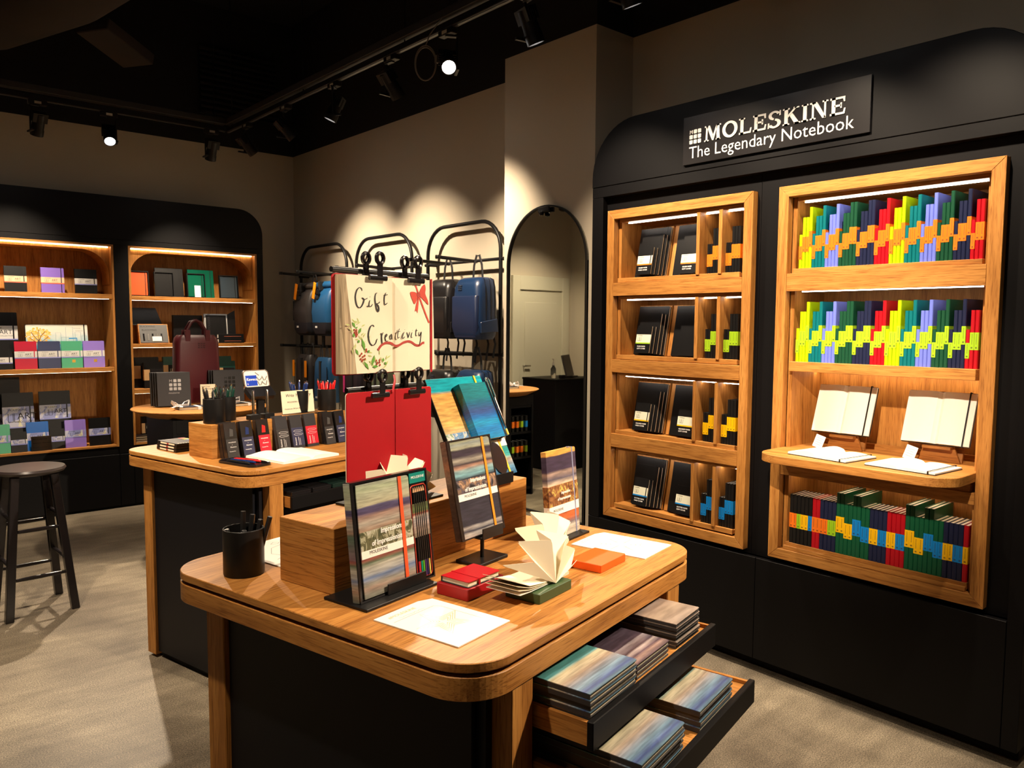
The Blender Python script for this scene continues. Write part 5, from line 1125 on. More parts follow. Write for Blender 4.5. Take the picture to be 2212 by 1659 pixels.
stack(0.184, -0.105, 0.8115, 5, 0.178, 0.240, 0.0103, SEAF, 'sea-green brushwork notebook', 'at the near end of upper drawer', 'seashore notebooks in the upper drawer')
stack(0.384, -0.094, 0.8115, 3, 0.150, 0.220, 0.0100, PLUMF, 'dark plum wrapped notebook', 'in the middle of upper drawer', 'plum notebooks in the upper drawer', 0.0006)
stack(0.566, -0.094, 0.8115, 7, 0.128, 0.200, 0.0074, TAUF, 'taupe notebook', 'at the far end of upper drawer', 'taupe notebooks in the upper drawer', 0.003)
stack(0.200, -0.198, 0.7055, 5, 0.178, 0.240, 0.0110, SEAF, 'sea-green brushwork notebook', 'at the near end of lower drawer', 'seashore notebooks in the lower drawer', 0.003)
stack(0.455, -0.196, 0.7055, 4, 0.180, 0.240, 0.0108, SEAF, 'sea-green brushwork notebook', 'at the far end of lower drawer', 'seashore notebooks in the lower drawer', 0.003)
NVF = plain('navy_flat_cover', (0.006, 0.010, 0.05), 0.4)
stack(0.200, 0.055, 0.7055, 5, 0.178, 0.200, 0.0105, NVF, 'navy notebook', 'deep inside the lower drawer', 'navy notebooks in the lower drawer')
# wrapped pen boxes in the rear table drawer
for i in range(5):
    o = bx('wrapped_box', (BLKG, BLKG, plain('green_black_wrap', (0.010, 0.022, 0.018), 0.15), plain('green_black_wrap_b', (0.010, 0.020, 0.018), 0.15), BLKG)[i], 0, 0.094, 0, 0.16, 0, 0.026, bev=0.002)
    o.location = TP(U2+0.186+0.104*i, V2-0.028, 0.8115); o.rotation_euler = (0, 0, PHI); tag(o, f'{nth(i+1)} shiny wrapped black box in the rear table drawer', 'box', 'wrapped boxes in the rear drawer')

# ---------------------------------------------------------------- on the front table
def block(u0, u1, v0, v1, label):
    o = bx('oak_riser_block', OX, 0, u1-u0, 0, v1-v0, 0, 0.1402, bev=0.0012); o.location = TP(u0, v0, TT+0.0003); o.rotation_euler = (0, 0, PHI); tag(o, label, 'riser block', 'oak riser blocks'); return o
block(1.0588, 1.7501, 1.2164, 1.3924, 'long oak riser block on the front table')
BT = TT+0.1402+0.0006
def cup(u, v, z, label, items, group, h=0.1035, r=0.0445):
    o = empty('pen_cup', TP(u, v, z), PHI); tag(o, label, 'pen cup', 'black pen cups')
    B().lathe([(0.002, 0), (r*0.97, 0), (r, 0.003), (r, h-0.001), (r-0.001, h), (r-0.003, h), (r-0.0035, h-0.002), (r-0.0035, 0.004), (0.002, 0.004)], 36).obj('cup_wall', BLKM, o, smooth=True)
    for k_, (dx, dy, tx, ty, L, m, kind) in enumerate(items):
        p0 = Vector((dx, dy, 0.006)); d = Vector((tx, ty, 1)).normalized()
        q = empty('pen', Vector(TP(u, v, z)) + Matrix.Rotation(PHI, 3, 'Z') @ p0); q.rotation_euler = (Matrix.Rotation(PHI, 3, 'Z') @ d).to_track_quat('Z', 'Y').to_euler()
        tag(q, group[1] % nth(k_+1), 'pen', group[0])
        if kind == 'hex': B().lathe([(0.0045, 0), (0.0062, 0.012), (0.0062, L), (0.0055, L+0.001)], 6).obj('barrel', m, q)
        else:
            B().lathe([(0.002, 0), (0.0048, 0.012), (0.0052, L*0.9), (0.0048, L), (0.003, L+0.004)], 10).obj('barrel', m, q, smooth=True); B().lathe([(0.0028, L+0.0042), (0.0028, L+0.012), (0.002, L+0.0125)], 8).obj('push_button', CHROME, q); bx('pocket_clip', CHROME, 0.0052, 0.0068, -0.0015, 0.0015, L*0.62, L*0.97, q)
MK = plain('marker_black', (0.016, 0.016, 0.017), 0.35)
cup(1.0385, 1.4939, TT+0.0003, 'black pen cup with faceted black markers at the left of the front table', [(-0.020, 0.008, -0.12, 0.08, 0.098, MK, 'hex'), (-0.006, -0.012, -0.06, -0.08, 0.096, MK, 'hex'), (0.004, 0.012, 0.05, 0.02, 0.130, MK, 'hex'), (0.012, 0.004, 0.13, 0.0, 0.122, MK, 'hex'), (0.014, -0.010, 0.16, -0.08, 0.114, MK, 'hex'), (0.018, -0.016, 0.20, -0.20, 0.124, MK, 'hex')], ('black markers in the front cup', '%s faceted black marker in the front pen cup'))
# cards lying on the table
GOLD = plain('pale_gold_ink', (0.52, 0.42, 0.20), 0.5); GREYI = plain('grey_ink', (0.25, 0.23, 0.20), 0.6)
def tcard(u0, u1, v0, v1, label, cut=True):
    o = B().prism([(0, 0), (u1-u0, 0), (u1-u0, v1-v0-(0.012 if cut else 0)), (u1-u0-(0.03 if cut else 0), v1-v0), (0.0, v1-v0)], 0, 0.0022).obj('printed_card', PAPERW, None, TP(u0, v0, TT+0.0003), PHI); tag(o, label, 'card', 'printed cards'); return o
def flatline(o, pts, w_, m, name, z=0.00225):
    mb = B().ribbon(pts, w_, 0); mb.v = [(p[0], p[2], z) for p in mb.v]; mb.f = [f[::-1] for f in mb.f]; return mb.obj(name, m, o)
c = tcard(1.0124, 1.1651, 0.8451, 1.0539, 'white card with a printed star ornament near the front corner')
cw, ch = 0.1528, 0.2089
def starpts(R0, r0, cx, cy, ph): return [(cx+(R0 if i % 2 == 0 else r0)*math.cos(ph+PI*i/5), cy+(R0 if i % 2 == 0 else r0)*math.sin(ph+PI*i/5)) for i in range(11)]
for k_, (R0, r0) in enumerate(((0.060, 0.024), (0.048, 0.0185), (0.036, 0.013), (0.022, 0.008))): flatline(c, starpts(R0, r0, cw*0.48, ch*0.46, 0.35), 0.0016, GOLD, 'printed_star')
flatline(c, [(cw-0.022, 0.05), (cw-0.022, ch-0.055), (cw-0.03, ch-0.042), (0.012, ch-0.042)], 0.0012, GREYI, 'printed_border')
l = text('#MOLESKINE', 0.0125, GOLD, c, (0.020, ch-0.024, 0.0022), rot=(0, 0, 0))
def scrib(o, x0, y0, n_, dx, dy, m, w_=0.0011, step=0.006):
    r_ = random.Random(int(x0*1e4)+n_); flatline(o, [(x0+dx*step*i+r_.uniform(-0.0012, 0.0012), y0+dy*step*i+r_.uniform(-0.0022, 0.0022)) for i in range(n_)], w_, m, 'printed_line')
scrib(c, 0.036, ch-0.035, 12, 1, 0, GOLD); scrib(c, cw-0.012, 0.018, 10, 0, 1, GREYI, 0.0008, 0.005)
c = tcard(1.6776, 1.8275, 0.8170, 1.0249, 'white card with a printed snowflake at the far right corner')
for k_ in range(6):
    a = PI/3*k_
    flatline(c, [(cw*0.48+0.012*math.cos(a), ch*0.5+0.012*math.sin(a)), (cw*0.48+0.058*math.cos(a), ch*0.5+0.058*math.sin(a))], 0.0022, GOLD, 'printed_snowflake')
    for rr_ in (0.024, 0.036, 0.048):
        for sg_ in (-1, 1): flatline(c, [(cw*0.48+rr_*math.cos(a), ch*0.5+rr_*math.sin(a)), (cw*0.48+(rr_+0.011)*math.cos(a+sg_*0.34), ch*0.5+(rr_+0.011)*math.sin(a+sg_*0.34))], 0.0016, GOLD, 'printed_snowflake')
flatline(c, [(cw-0.010, 0.03), (cw-0.010, ch-0.04), (cw-0.03, ch-0.018), (0.02, ch-0.018)], 0.0012, GREYI, 'printed_border'); scrib(c, 0.020, ch-0.010, 14, 1, 0, GOLD); scrib(c, cw*0.2, 0.016, 12, 1, 0, GREYI, 0.0008, 0.005)
c = tcard(1.1120, 1.2860, 1.4504, 1.6679, 'white card with a pencil sketch behind the pen cup', False)
for pts in ([(0.03, 0.06), (0.06, 0.075), (0.09, 0.07), (0.12, 0.10)], [(0.06, 0.075), (0.05, 0.11), (0.08, 0.15), (0.12, 0.16)], [(0.09, 0.07), (0.11, 0.05), (0.15, 0.06)], [(0.02, 0.02), (0.07, 0.03), (0.14, 0.02)], [(0.10, 0.18), (0.115, 0.19), (0.125, 0.18), (0.115, 0.17), (0.10, 0.18)]): flatline(c, pts, 0.0014, GREYI, 'pencil_sketch')
# little gift boxes
def minibox(u0, u1, v0, v1, h, m, label):
    o = B().prism(rrect(0, u1-u0, 0, v1-v0, 0.002, 2), 0, h).obj('pocket_gift_box', m, None, TP(u0, v0, TT+0.0003), PHI, bev=0.0012); tag(o, label, 'box', 'pocket gift boxes'); return o
minibox(1.1970, 1.3198, 0.9747, 1.0588, 0.0247, REDD, 'red pocket gift box under the red mini notebook'); minibox(1.2705, 1.3933, 0.8490, 0.9350, 0.0208, GREENB, 'dark green pocket gift box under the fanned pages'); minibox(1.5190, 1.6389, 0.8490, 0.9340, 0.0184, ORANGE, 'orange pocket gift box on the front table')
o = flat_book('redmini', 0.0754, 0.1044, 0.0125, RED, 'mini_notebook'); o.children[1].data = o.children[1].data.copy(); o.children[1].data.materials[0] = RED
o.location = TP(1.2057, 1.0539, TT+0.0247+0.0008); o.rotation_euler = (0, 0, PHI-PI/2-0.03); tag(o, 'red mini notebook with elastic lying on its red box', 'notebook')
e = B(); e.box(-0.0008, 0.0754+0.0008, 0.033, 0.038, -0.0003, 0.0134); e.obj('elastic_strap', RED, o)
# fans of accordion-folded paper
def fan(name, S, pts, label, extra=None):
    o = empty(name, TP(S[0], S[1], S[2]), PHI); tag(o, label, 'paper fan', 'fanned accordion pages')
    L = [Vector((p[0]-S[0], p[1]-S[1], p[2]-S[2])) for p in pts]
    for i in range(len(L)-1):
        a, b_ = L[i], L[i+1]; n_ = a.cross(b_)
        if n_.length < 1e-8: continue
        n_ = n_.normalized()*0.0004
        def cv_(t): return a.lerp(b_, t)
        P = [Vector((0, 0, 0))] + [a*0.5, a*0.94, cv_(0.05)*1.0, cv_(0.5)*1.004, cv_(0.95), b_*0.94, b_*0.5]
        k = len(P); m = B(); m.add([p+n_ for p in P]+[p-n_ for p in P], [tuple(range(k)), tuple(range(2*k-1, k-1, -1))]+[(j, k+j, k+(j+1) % k, (j+1) % k) for j in range(k)])
        m.obj('page', PAPER, o)
    return o
F1 = [(1.21, 0.9, 1.026), (1.289, 0.875, 1.018), (1.276, 0.91, 1.058), (1.346, 0.87, 1.052), (1.367, 0.925, 1.061), (1.429, 0.88, 1.042), (1.392, 0.868, 1.032), (1.49, 0.90, 0.995), (1.425, 0.87, 0.975), (1.50, 0.90, 0.967)]
fan('paper_fan', (1.348, 0.860, 0.9615), F1, 'front fan of cream accordion pages standing on the green box')
F2 = [(1.361, 0.98, 1.056), (1.426, 0.945, 1.058), (1.429, 0.985, 1.08), (1.485, 0.94, 1.068), (1.509, 0.99, 1.066), (1.560, 0.955, 1.035), (1.52, 0.945, 1.02), (1.57, 0.965, 0.985)]
fan('paper_fan', (1.425, 0.920, 0.9645), F2, 'rear fan of cream accordion pages behind the green box')
o = empty('opened_album', TP(1.285, 0.868, 0.9605+0.0010), PHI); tag(o, 'opened ivory album base spread across the green box', 'notebook')
for k_ in range(4):
    m = B(); pr = [(-0.055-0.004*k_, 0.004+0.010*k_), (-0.02, 0.0015+0.0042*k_), (0.03, 0.0008+0.0021*k_), (0.09, 0.0008+0.0017*k_), (0.128, 0.0012+0.0016*k_)]
    m.prism(pr+[(p[0], p[1]+0.0012) for p in pr[::-1]], 0.0, 0.085, 'y'); m.obj('album_leaf', PAPER if k_ else PAPERW, o)
F3 = [(1.191, 1.300, 1.166), (1.253, 1.27, 1.17), (1.271, 1.31, 1.198), (1.326, 1.262, 1.191), (1.348, 1.32, 1.194), (1.394, 1.27, 1.168), (1.368, 1.255, 1.158), (1.445, 1.29, 1.128), (1.4, 1.26, 1.119), (1.457, 1.29, 1.093)]
fan('paper_fan', (1.299, 1.250, BT+0.004), F3, 'fan of cream accordion pages on the oak block before the red notebook')

# printed notebooks on stands -------------------------------------------
COVA = painted('pale_meadow_brush_cover', [(0.0, (0.16, 0.17, 0.14)), (0.06, (0.20, 0.20, 0.17)), (0.10, (0.36, 0.26, 0.21)), (0.14, (0.30, 0.29, 0.25)), (0.19, (0.12, 0.19, 0.36)), (0.22, (0.33, 0.35, 0.36)), (0.28, (0.42, 0.42, 0.36)), (0.31, (0.10, 0.16, 0.10)), (0.345, (0.28, 0.07, 0.06)), (0.365, (0.20, 0.13, 0.16)), (0.55, (0.08, 0.14, 0.10)), (0.59, (0.33, 0.22, 0.16)), (0.64, (0.38, 0.35, 0.30)), (0.70, (0.34, 0.22, 0.18)), (0.73, (0.08, 0.06, 0.13)), (0.775, (0.09, 0.08, 0.17)), (0.79, (0.45, 0.43, 0.30)), (0.88, (0.42, 0.45, 0.33)), (0.93, (0.36, 0.42, 0.28)), (1.0, (0.36, 0.38, 0.34))], 0, 0.24, 0.022, (6, 6, 70))
COVB = painted('dark_harbour_brush_cover', [(0.0, (0.35, 0.28, 0.27)), (0.05, (0.40, 0.38, 0.36)), (0.08, (0.035, 0.035, 0.06)), (0.11, (0.40, 0.38, 0.37)), (0.135, (0.035, 0.033, 0.05)), (0.38, (0.038, 0.034, 0.05)), (0.60, (0.03, 0.03, 0.045)), (0.64, (0.20, 0.40, 0.46)), (0.68, (0.24, 0.36, 0.38)), (0.71, (0.42, 0.24, 0.17)), (0.74, (0.05, 0.035, 0.05)), (0.78, (0.33, 0.30, 0.25)), (0.82, (0.05, 0.035, 0.055)), (0.885, (0.04, 0.03, 0.045)), (0.90, (0.36, 0.37, 0.27)), (0.94, (0.24, 0.28, 0.28)), (0.97, (0.30, 0.31, 0.20)), (1, (0.15, 0.14, 0.10))], 0, 0.235, 0.028, (7, 7, 60))
COVC = painted('sunset_brush_cover', [(0, (0.55, 0.48, 0.38)), (0.10, (0.52, 0.46, 0.40)), (0.14, (0.16, 0.14, 0.16)), (0.20, (0.55, 0.14, 0.05)), (0.27, (0.50, 0.12, 0.04)), (0.55, (0.75, 0.28, 0.04)), (0.60, (0.70, 0.22, 0.03)), (0.62, (0.68, 0.55, 0.42)), (0.68, (0.10, 0.09, 0.13)), (0.75, (0.36, 0.26, 0.22)), (0.78, (0.05, 0.035, 0.07)), (0.955, (0.05, 0.035, 0.07)), (0.965, (0.72, 0.36, 0.08)), (1, (0.72, 0.36, 0.08))], 0, 0.225, 0.02, (7, 7, 40))
PATA = blotch('foliage_patch', [(0.05, 0.06, 0.03), (0.10, 0.10, 0.05), (0.34, 0.34, 0.24), (0.45, 0.43, 0.36), (0.30, 0.32, 0.06)], 55); PATB = blotch('crowd_patch', [(0.02, 0.018, 0.02), (0.10, 0.08, 0.10), (0.20, 0.13, 0.09), (0.45, 0.28, 0.17), (0.16, 0.16, 0.24)], 60); PATC = blotch('warm_patch', [(0.08, 0.03, 0.015), (0.20, 0.08, 0.03), (0.30, 0.14, 0.05), (0.50, 0.42, 0.10), (0.62, 0.50, 0.40)], 65)
CORAL = plain('coral_elastic', (0.80, 0.085, 0.018), 0.5); AMBER = plain('amber_elastic', (0.88, 0.26, 0.012), 0.5); LAVE = plain('lavender_elastic', (0.22, 0.23, 0.36), 0.5)
def hand_text(o, x, z, s_, y):
    text('Impressions', s_, WINK, o, (x+s_*1.3, y, z+s_*1.25), shear=0.12, bold=0.0003, sq=0.88); text('of Impressionism', s_, WINK, o, (x-s_*0.5, y, z-s_*0.15), shear=0.12, bold=0.0003, sq=0.88)
def band(o, x0, x1, z0, zm, z1, patch, y, logo):
    bx('band_picture', patch, x0, x1, y-0.0012, y-0.0002, zm, z1, o); bx('paper_band', PAPERW, x0, x1, y-0.0013, y-0.0002, z0, zm, o); text('MOLESKINE', logo, INK, o, (x0+(x1-x0)*0.14, y-0.0014, z0+(zm-z0)*0.42))
# pencil set on the plate
pw, ph_, pt = 0.2205, 0.2408, 0.022
o = empty('pencil_notebook_set', TP(1.0443, 1.1216, TT+0.0072), rot=(-0.115, 0, PHI)); tag(o, 'boxed set of painted notebook and coloured pencils on a black stand', 'notebook set')
bx('case_back', BLKG, 0, pw, 0.004, pt, 0, ph_, o, bev=0.0008); bx('case_spine', COVA, -0.0008, -0.0002, 0.0035, pt+0.0002, 0.001, ph_-0.001, o)
for a in ((0, 0.004, 0, ph_), (pw-0.004, pw, 0, ph_), (0.004, pw-0.004, 0, 0.004), (0.004, pw-0.004, ph_-0.004, ph_)): bx('case_rim', BLKG, a[0], a[1], 0.0, 0.0038, a[2], a[3], o)
nx = pw*0.735
B().prism(rrect(pw*0.055, nx, 0.006, ph_-0.007, 0.007, 4, (0, 1, 1, 0)), 0.0002, 0.0037, 'y').obj('notebook_cover', COVA, o)
band(o, pw*0.055, nx, ph_*0.355, ph_*0.42, ph_*0.575, PATA, 0.0002, 0.0098); hand_text(o, pw*0.22, ph_*0.455, 0.0150, -0.0012)
bx('elastic_strap', CORAL, pw*0.585, pw*0.625, -0.0024, -0.0012, 0.005, ph_-0.006, o)
rx0, rx1 = pw*0.75, pw*0.972
bx('teal_label', plain('teal_label', (0.0, 0.20, 0.17), 0.4), rx0, rx1, 0.0002, 0.0037, ph_*0.885, ph_-0.006, o); text('MOLESKINE', 0.0078, WINK, o, (rx0+0.005, 0.0000, ph_*0.925))
bx('tin_bed', BLKM, rx0, rx1, 0.0025, 0.0037, 0.006, ph_*0.88, o)
wf = [(p[0], 0.001, p[1]) for p in rrect(rx0+0.001, rx1-0.001, ph_*0.12-0.02, ph_*0.862, 0.008, 5)]
B().tube(wf, 0.0014, 6, True).obj('tin_rim', plain('red_tin_rim', (0.45, 0.05, 0.03), 0.3), o, smooth=True)
bx('printed_sleeve', painted('sleeve_print', [(0, (0.16, 0.13, 0.09)), (0.25, (0.34, 0.26, 0.22)), (0.5, (0.30, 0.28, 0.30)), (0.62, (0.40, 0.38, 0.34)), (0.68, (0.28, 0.05, 0.04)), (0.75, (0.10, 0.14, 0.05)), (1, (0.08, 0.09, 0.04))], ph_*0.40, ph_*0.70, 0.05, (6, 6, 60)), rx0, rx1, -0.0015, -0.0003, ph_*0.40, ph_*0.70, o)
WOODT = plain('sharpened_wood', (0.55, 0.32, 0.17), 0.6)
for i, c_ in enumerate(((0.50, 0.02, 0.04), (0.0, 0.30, 0.18), (0.12, 0.42, 0.02), (0.08, 0.03, 0.16), (0.02, 0.02, 0.09), (0.72, 0.55, 0.12))):
    x = rx0+0.006+(rx1-rx0-0.012)*(i+0.5)/6; m = plain('pencil_colour', c_, 0.4); r_ = 0.0027
    p = empty('pencil', (x, 0.0005, 0.010)); p.parent = o
    B().lathe([(r_, 0.034), (r_, ph_*0.76)], 6).obj('barrel', BLKM, p); B().lathe([(r_, 0.0), (r_, 0.0339)], 6).obj('coloured_end', m, p); B().lathe([(r_, ph_*0.76+0.0001), (0.0009, ph_*0.80)], 8).obj('sharpened_cone', WOODT, p); B().lathe([(0.0009, ph_*0.80+0.0001), (0.0002, ph_*0.806)], 6).obj('lead_tip', m, p)
s_ = empty('plate_stand', TP(1.0317, 1.0926, TT+0.0003), PHI); tag(s_, 'flat black metal plate stand under the pencil set', 'book stand')
bx('base_plate', BLKM, 0, 0.2098, 0, 0.1257, 0, 0.006, s_, bev=0.001); bx('front_lip', BLKM, 0.0822, 0.1982, 0.0235, 0.0265, 0.006, 0.030, s_, bev=0.001)
B().add([(0.05, 0.060, 0.006), (0.17, 0.060, 0.006), (0.17, 0.072, 0.10), (0.05, 0.072, 0.10), (0.05, 0.063, 0.006), (0.17, 0.063, 0.006), (0.17, 0.075, 0.10), (0.05, 0.075, 0.10)], [(0, 1, 2, 3), (5, 4, 7, 6), (0, 3, 7, 4), (1, 5, 6, 2), (3, 2, 6, 7), (0, 4, 5, 1)]).obj('back_rest', BLKM, s_)
# dark notebook on the pole stand
bw, bh, bt = 0.1644, 0.2340, 0.020
o = empty('boxed_art_notebook', TP(1.3566, 1.1197, 1.0020), rot=(-0.215, 0, PHI)); tag(o, 'boxed dark painted notebook with orange elastic on a pole stand', 'notebook')
bx('case_back', BLKG, 0, bw, 0.003, bt, 0, bh, o, bev=0.0008); bx('case_spine', painted('rust_spine_print', [(0, (0.03, 0.02, 0.02)), (0.45, (0.04, 0.025, 0.02)), (0.6, (0.16, 0.11, 0.08)), (0.75, (0.24, 0.10, 0.05)), (0.85, (0.12, 0.07, 0.05)), (1, (0.14, 0.09, 0.06))], 0, 0.235, 0.06, (20, 20, 50)), -0.0009, -0.0002, 0.003, bt, 0.001, bh-0.001, o)
for a in ((0, 0.010, 0, bh), (bw-0.006, bw, 0, bh), (0.010, bw-0.006, 0, 0.003), (0.010, bw-0.006, bh-0.004, bh)): bx('case_rim', plain('rust_black_rim', (0.022, 0.015, 0.013), 0.25), a[0], a[1], 0.0, 0.0028, a[2], a[3], o)
B().prism(rrect(0.0105, bw-0.0065, 0.0035, bh-0.0045, 0.006, 4, (0, 1, 1, 0)), 0.0004, 0.0027, 'y').obj('notebook_cover', COVB, o)
band(o, 0.0105, bw-0.0065, bh*0.385, bh*0.455, bh*0.59, PATB, 0.0004, 0.0085); hand_text(o, bw*0.26, bh*0.480, 0.0135, -0.001)
bx('elastic_strap', AMBER, bw*0.755, bw*0.80, -0.0022, -0.0010, 0.003, bh-0.003, o)
s_ = empty('pole_stand', TP(1.4388, 1.1274, TT+0.0003), PHI); tag(s_, 'black pole stand with square base holding the dark notebook', 'book stand')
bx('base_plate', BLKM, -0.0551, 0.0551, -0.0367, 0.0367, 0, 0.008, s_, bev=0.0015); zt_ = 1.0020-TT
B().tube([(0, 0.0, 0.008), (0, 0.0, zt_-0.006)], 0.0048, 12).obj('pole', BLKM, s_, smooth=True)
bx('ledge', BLKM, -0.026, 0.052, -0.020, 0.018, zt_-0.006, zt_-0.002, s_); bx('front_lip', BLKM, -0.026, 0.052, -0.0235, -0.0205, zt_-0.006, zt_+0.020, s_)
# sunset notebook at the back right
kw, kh = 0.1431, 0.2282
o = front_book(round(kw, 3), round(kh, 3), 0.016, COVC, elastic=True, elm=LAVE, name='art_notebook'); o.location = TP(1.6554, 1.0713, TT+0.0072); o.rotation_euler = (-0.09, 0, PHI); tag(o, 'sunset-striped notebook with lavender elastic at the back right', 'notebook')
bx('band_picture', PATC, -0.0006, kw*0.855, -0.0012, 0.0165, kh*0.37, kh*0.60, o); bx('band_picture', PATC, kw*0.9, kw+0.0006, -0.0012, 0.0165, kh*0.37, kh*0.60, o); bx('paper_band', PAPERW, -0.0007, kw*0.855, -0.0013, 0.0166, kh*0.27, kh*0.37, o); bx('paper_band', PAPERW, kw*0.9, kw+0.0007, -0.0013, 0.0166, kh*0.27, kh*0.37, o)
text('MOLESKINE', 0.0092, INK, o, (kw*0.12, -0.0014, kh*0.305)); hand_text(o, kw*0.32, kh*0.43, 0.0105, -0.0012)
s_ = empty('plate_stand', TP(1.6583, 1.0472, TT+0.0003), PHI); tag(s_, 'small black plate stand under the sunset notebook', 'book stand')
bx('base_plate', BLKM, 0, 0.1499, 0, 0.0725, 0, 0.006, s_, bev=0.001); bx('back_rest', BLKM, 0.03, 0.12, 0.0667, 0.0696, 0.006, 0.10, s_)

# clip easel with the painted gift notebook and the red notebook ---------------
ez0 = BT
E0 = empty('clip_easel', TP(1.2570, 1.3198, ez0), PHI); tag(E0, 'black clip easel with two bars standing on the oak block', 'easel')
bx('base_plate', BLKM, -0.0483, 0.1740, -0.0774, 0.0628, 0, 0.005, E0, bev=0.001); 
zc1, zc2 = 1.618-ez0, 1.352-ez0
for x in (0.0000, 0.1112): B().tube([(x, 0.0, 0.005), (x, 0.0, zc1)], 0.005, 10).obj('upright_rod', BLKM, E0, smooth=True)
B().tube([(-0.115, -0.008, zc1), (0.195, -0.008, zc1)], 0.0062, 10).obj('top_bar', BLKM, E0, smooth=True); B().tube([(-0.075, -0.008, zc2), (0.175, -0.008, zc2)], 0.0062, 10).obj('middle_bar', BLKM, E0, smooth=True)
def clip(u, v, z, label):
    o = empty('bulldog_clip', TP(u, v, z), PHI); tag(o, label, 'clip', 'bulldog clips')
    B().prism([(0.004*math.cos(a)-0.0095, 0.0062*math.sin(a)-0.006) for a in [2*PI*i/14 for i in range(14)]], -0.0265, 0.0265, 'x').obj('jaw_bar', BLKG, o, smooth=True)
    bx('rear_jaw', BLKG, -0.026, 0.026, 0.012, 0.014, -0.012, 0.004, o)
    for k_, (dx, dy, tl) in enumerate(((0.004, -0.012, 0.25), (-0.012, 0.016, -0.25))):
        ar = B(); ar.box(dx-0.008, dx+0.008, dy-0.0012, dy+0.0012, -0.002, 0.030); ar.obj('lever', BLKG, o)
        rg = [(dx+0.0105*math.cos(a), dy+tl*0.0, 0.038+0.0115*math.sin(a)) for a in [2*PI*i/18 for i in range(18)]]
        B().tube(rg, 0.0048, 8, True).obj('lever_eye', BLKG, o, smooth=True)
    return o
GV = 1.2837   # sign plane along v
for u, z, l in ((1.2475, 1.609, 'left bulldog clip holding the gift sign'), (1.372, 1.609, 'right bulldog clip holding the gift sign'), (1.253, 1.345, 'left bulldog clip holding the red notebook'), (1.374, 1.345, 'right bulldog clip holding the red notebook')): clip(u, GV+0.0025, z, l)
o = empty('gift_sign_notebook', TP(1.30, GV, 1.38), PHI); tag(o, 'open notebook painted with Gift Creativity, holly and a red bow', 'notebook')
gh = 0.224
B().prism(rrect(-0.158, 0.150, 0.006, gh+0.006, 0.010, 5), 0.0255, 0.0285, 'y').obj('cover', RED, o)
lp = B(); nseg = 8      # thick left page block with a slanted fore edge
lp.add([(-0.150, 0.025, 0.010), (0, 0.025, 0.010), (0, 0.0008, 0.010), (-0.112, 0.0, 0.010), (-0.135, 0.004, 0.010), (-0.148, 0.012, 0.010), (-0.150, 0.025, gh+0.003), (0, 0.025, gh+0.003), (0, 0.0008, gh+0.003), (-0.142, 0.0, gh+0.003), (-0.149, 0.004, gh+0.003), (-0.150, 0.012, gh+0.003)],
    [(0, 5, 4, 3, 2, 1), (6, 7, 8, 9, 10, 11), (2, 3, 9, 8), (3, 4, 10, 9), (4, 5, 11, 10), (5, 0, 6, 11), (0, 1, 7, 6), (1, 2, 8, 7)]); lp.mi[3] = lp.mi[4] = lp.mi[5] = 1
PGS = painted('fanned_page_edges', [(0, (0.42, 0.32, 0.20)), (0.3, (0.55, 0.42, 0.26)), (0.5, (0.36, 0.26, 0.16)), (0.7, (0.56, 0.44, 0.28)), (1, (0.40, 0.30, 0.18))], -0.152, -0.11, 0.1, (80, 80, 2), 0.8, axis=0)
lp.obj('left_pages', [PAPER, PGS], o)
rp = B(); rp.add([(0.0008, 0.025, 0.010), (0.145, 0.025, 0.010), (0.145, 0.0, 0.010), (0.05, 0.0, 0.010), (0.012, 0.004, 0.010), (0.0008, 0.010, 0.010), (0.0008, 0.025, gh+0.003), (0.138, 0.025, gh+0.003), (0.138, 0.0, gh+0.003), (0.05, 0.0, gh+0.003), (0.012, 0.004, gh+0.003), (0.0008, 0.010, gh+0.003)],
    [(0, 5, 4, 3, 2, 1), (6, 7, 8, 9, 10, 11), (2, 3, 9, 8), (3, 4, 10, 9), (4, 5, 11, 10), (5, 0, 6, 11), (0, 1, 7, 6), (1, 2, 8, 7)]); rp.obj('right_pages', PAPER, o)
bx('elastic_strap', REDD, 0.128, 0.134, -0.0022, -0.0006, 0.004, gh+0.006, o)
def smooth(pts, n_=4):
    if len(pts) < 3: return pts
    P = [pts[0]]+list(pts)+[pts[-1]]; out = []
    for i in range(1, len(P)-2):
        for k_ in range(n_):
            t = k_/n_; q = []
            for d_ in (0, 1):
                a, b_, c_, e_ = P[i-1][d_], P[i][d_], P[i+1][d_], P[i+2][d_]
                q.append(0.5*(2*b_+(c_-a)*t+(2*a-5*b_+4*c_-e_)*t*t+(3*b_-a-3*c_+e_)*t**3))
            out.append(tuple(q))
    out.append(pts[-1]); return out
def down_w(pts, lo, hi):
    w_ = []
    for i in range(len(pts)):
        a = pts[max(i-1, 0)]; b_ = pts[min(i+1, len(pts)-1)]; d = math.hypot(b_[0]-a[0], b_[1]-a[1]) or 1
        w_.append(lo+(hi-lo)*min(1, abs(b_[1]-a[1])/d)*min(1, 0.25+math.sin(PI*i/max(1, len(pts)-1))))
    return w_
BOWR = plain('vermilion_paint', (0.55, 0.055, 0.03), 0.6); RIBR = plain('brick_red_paint', (0.38, 0.04, 0.03), 0.6)
LFG = plain('leaf_green_paint', (0.10, 0.30, 0.03), 0.7); LFL = plain('pale_leaf_paint', (0.48, 0.55, 0.20), 0.7); BER = plain('berry_paint', (0.34, 0.04, 0.01), 0.6)
YP = -0.0008
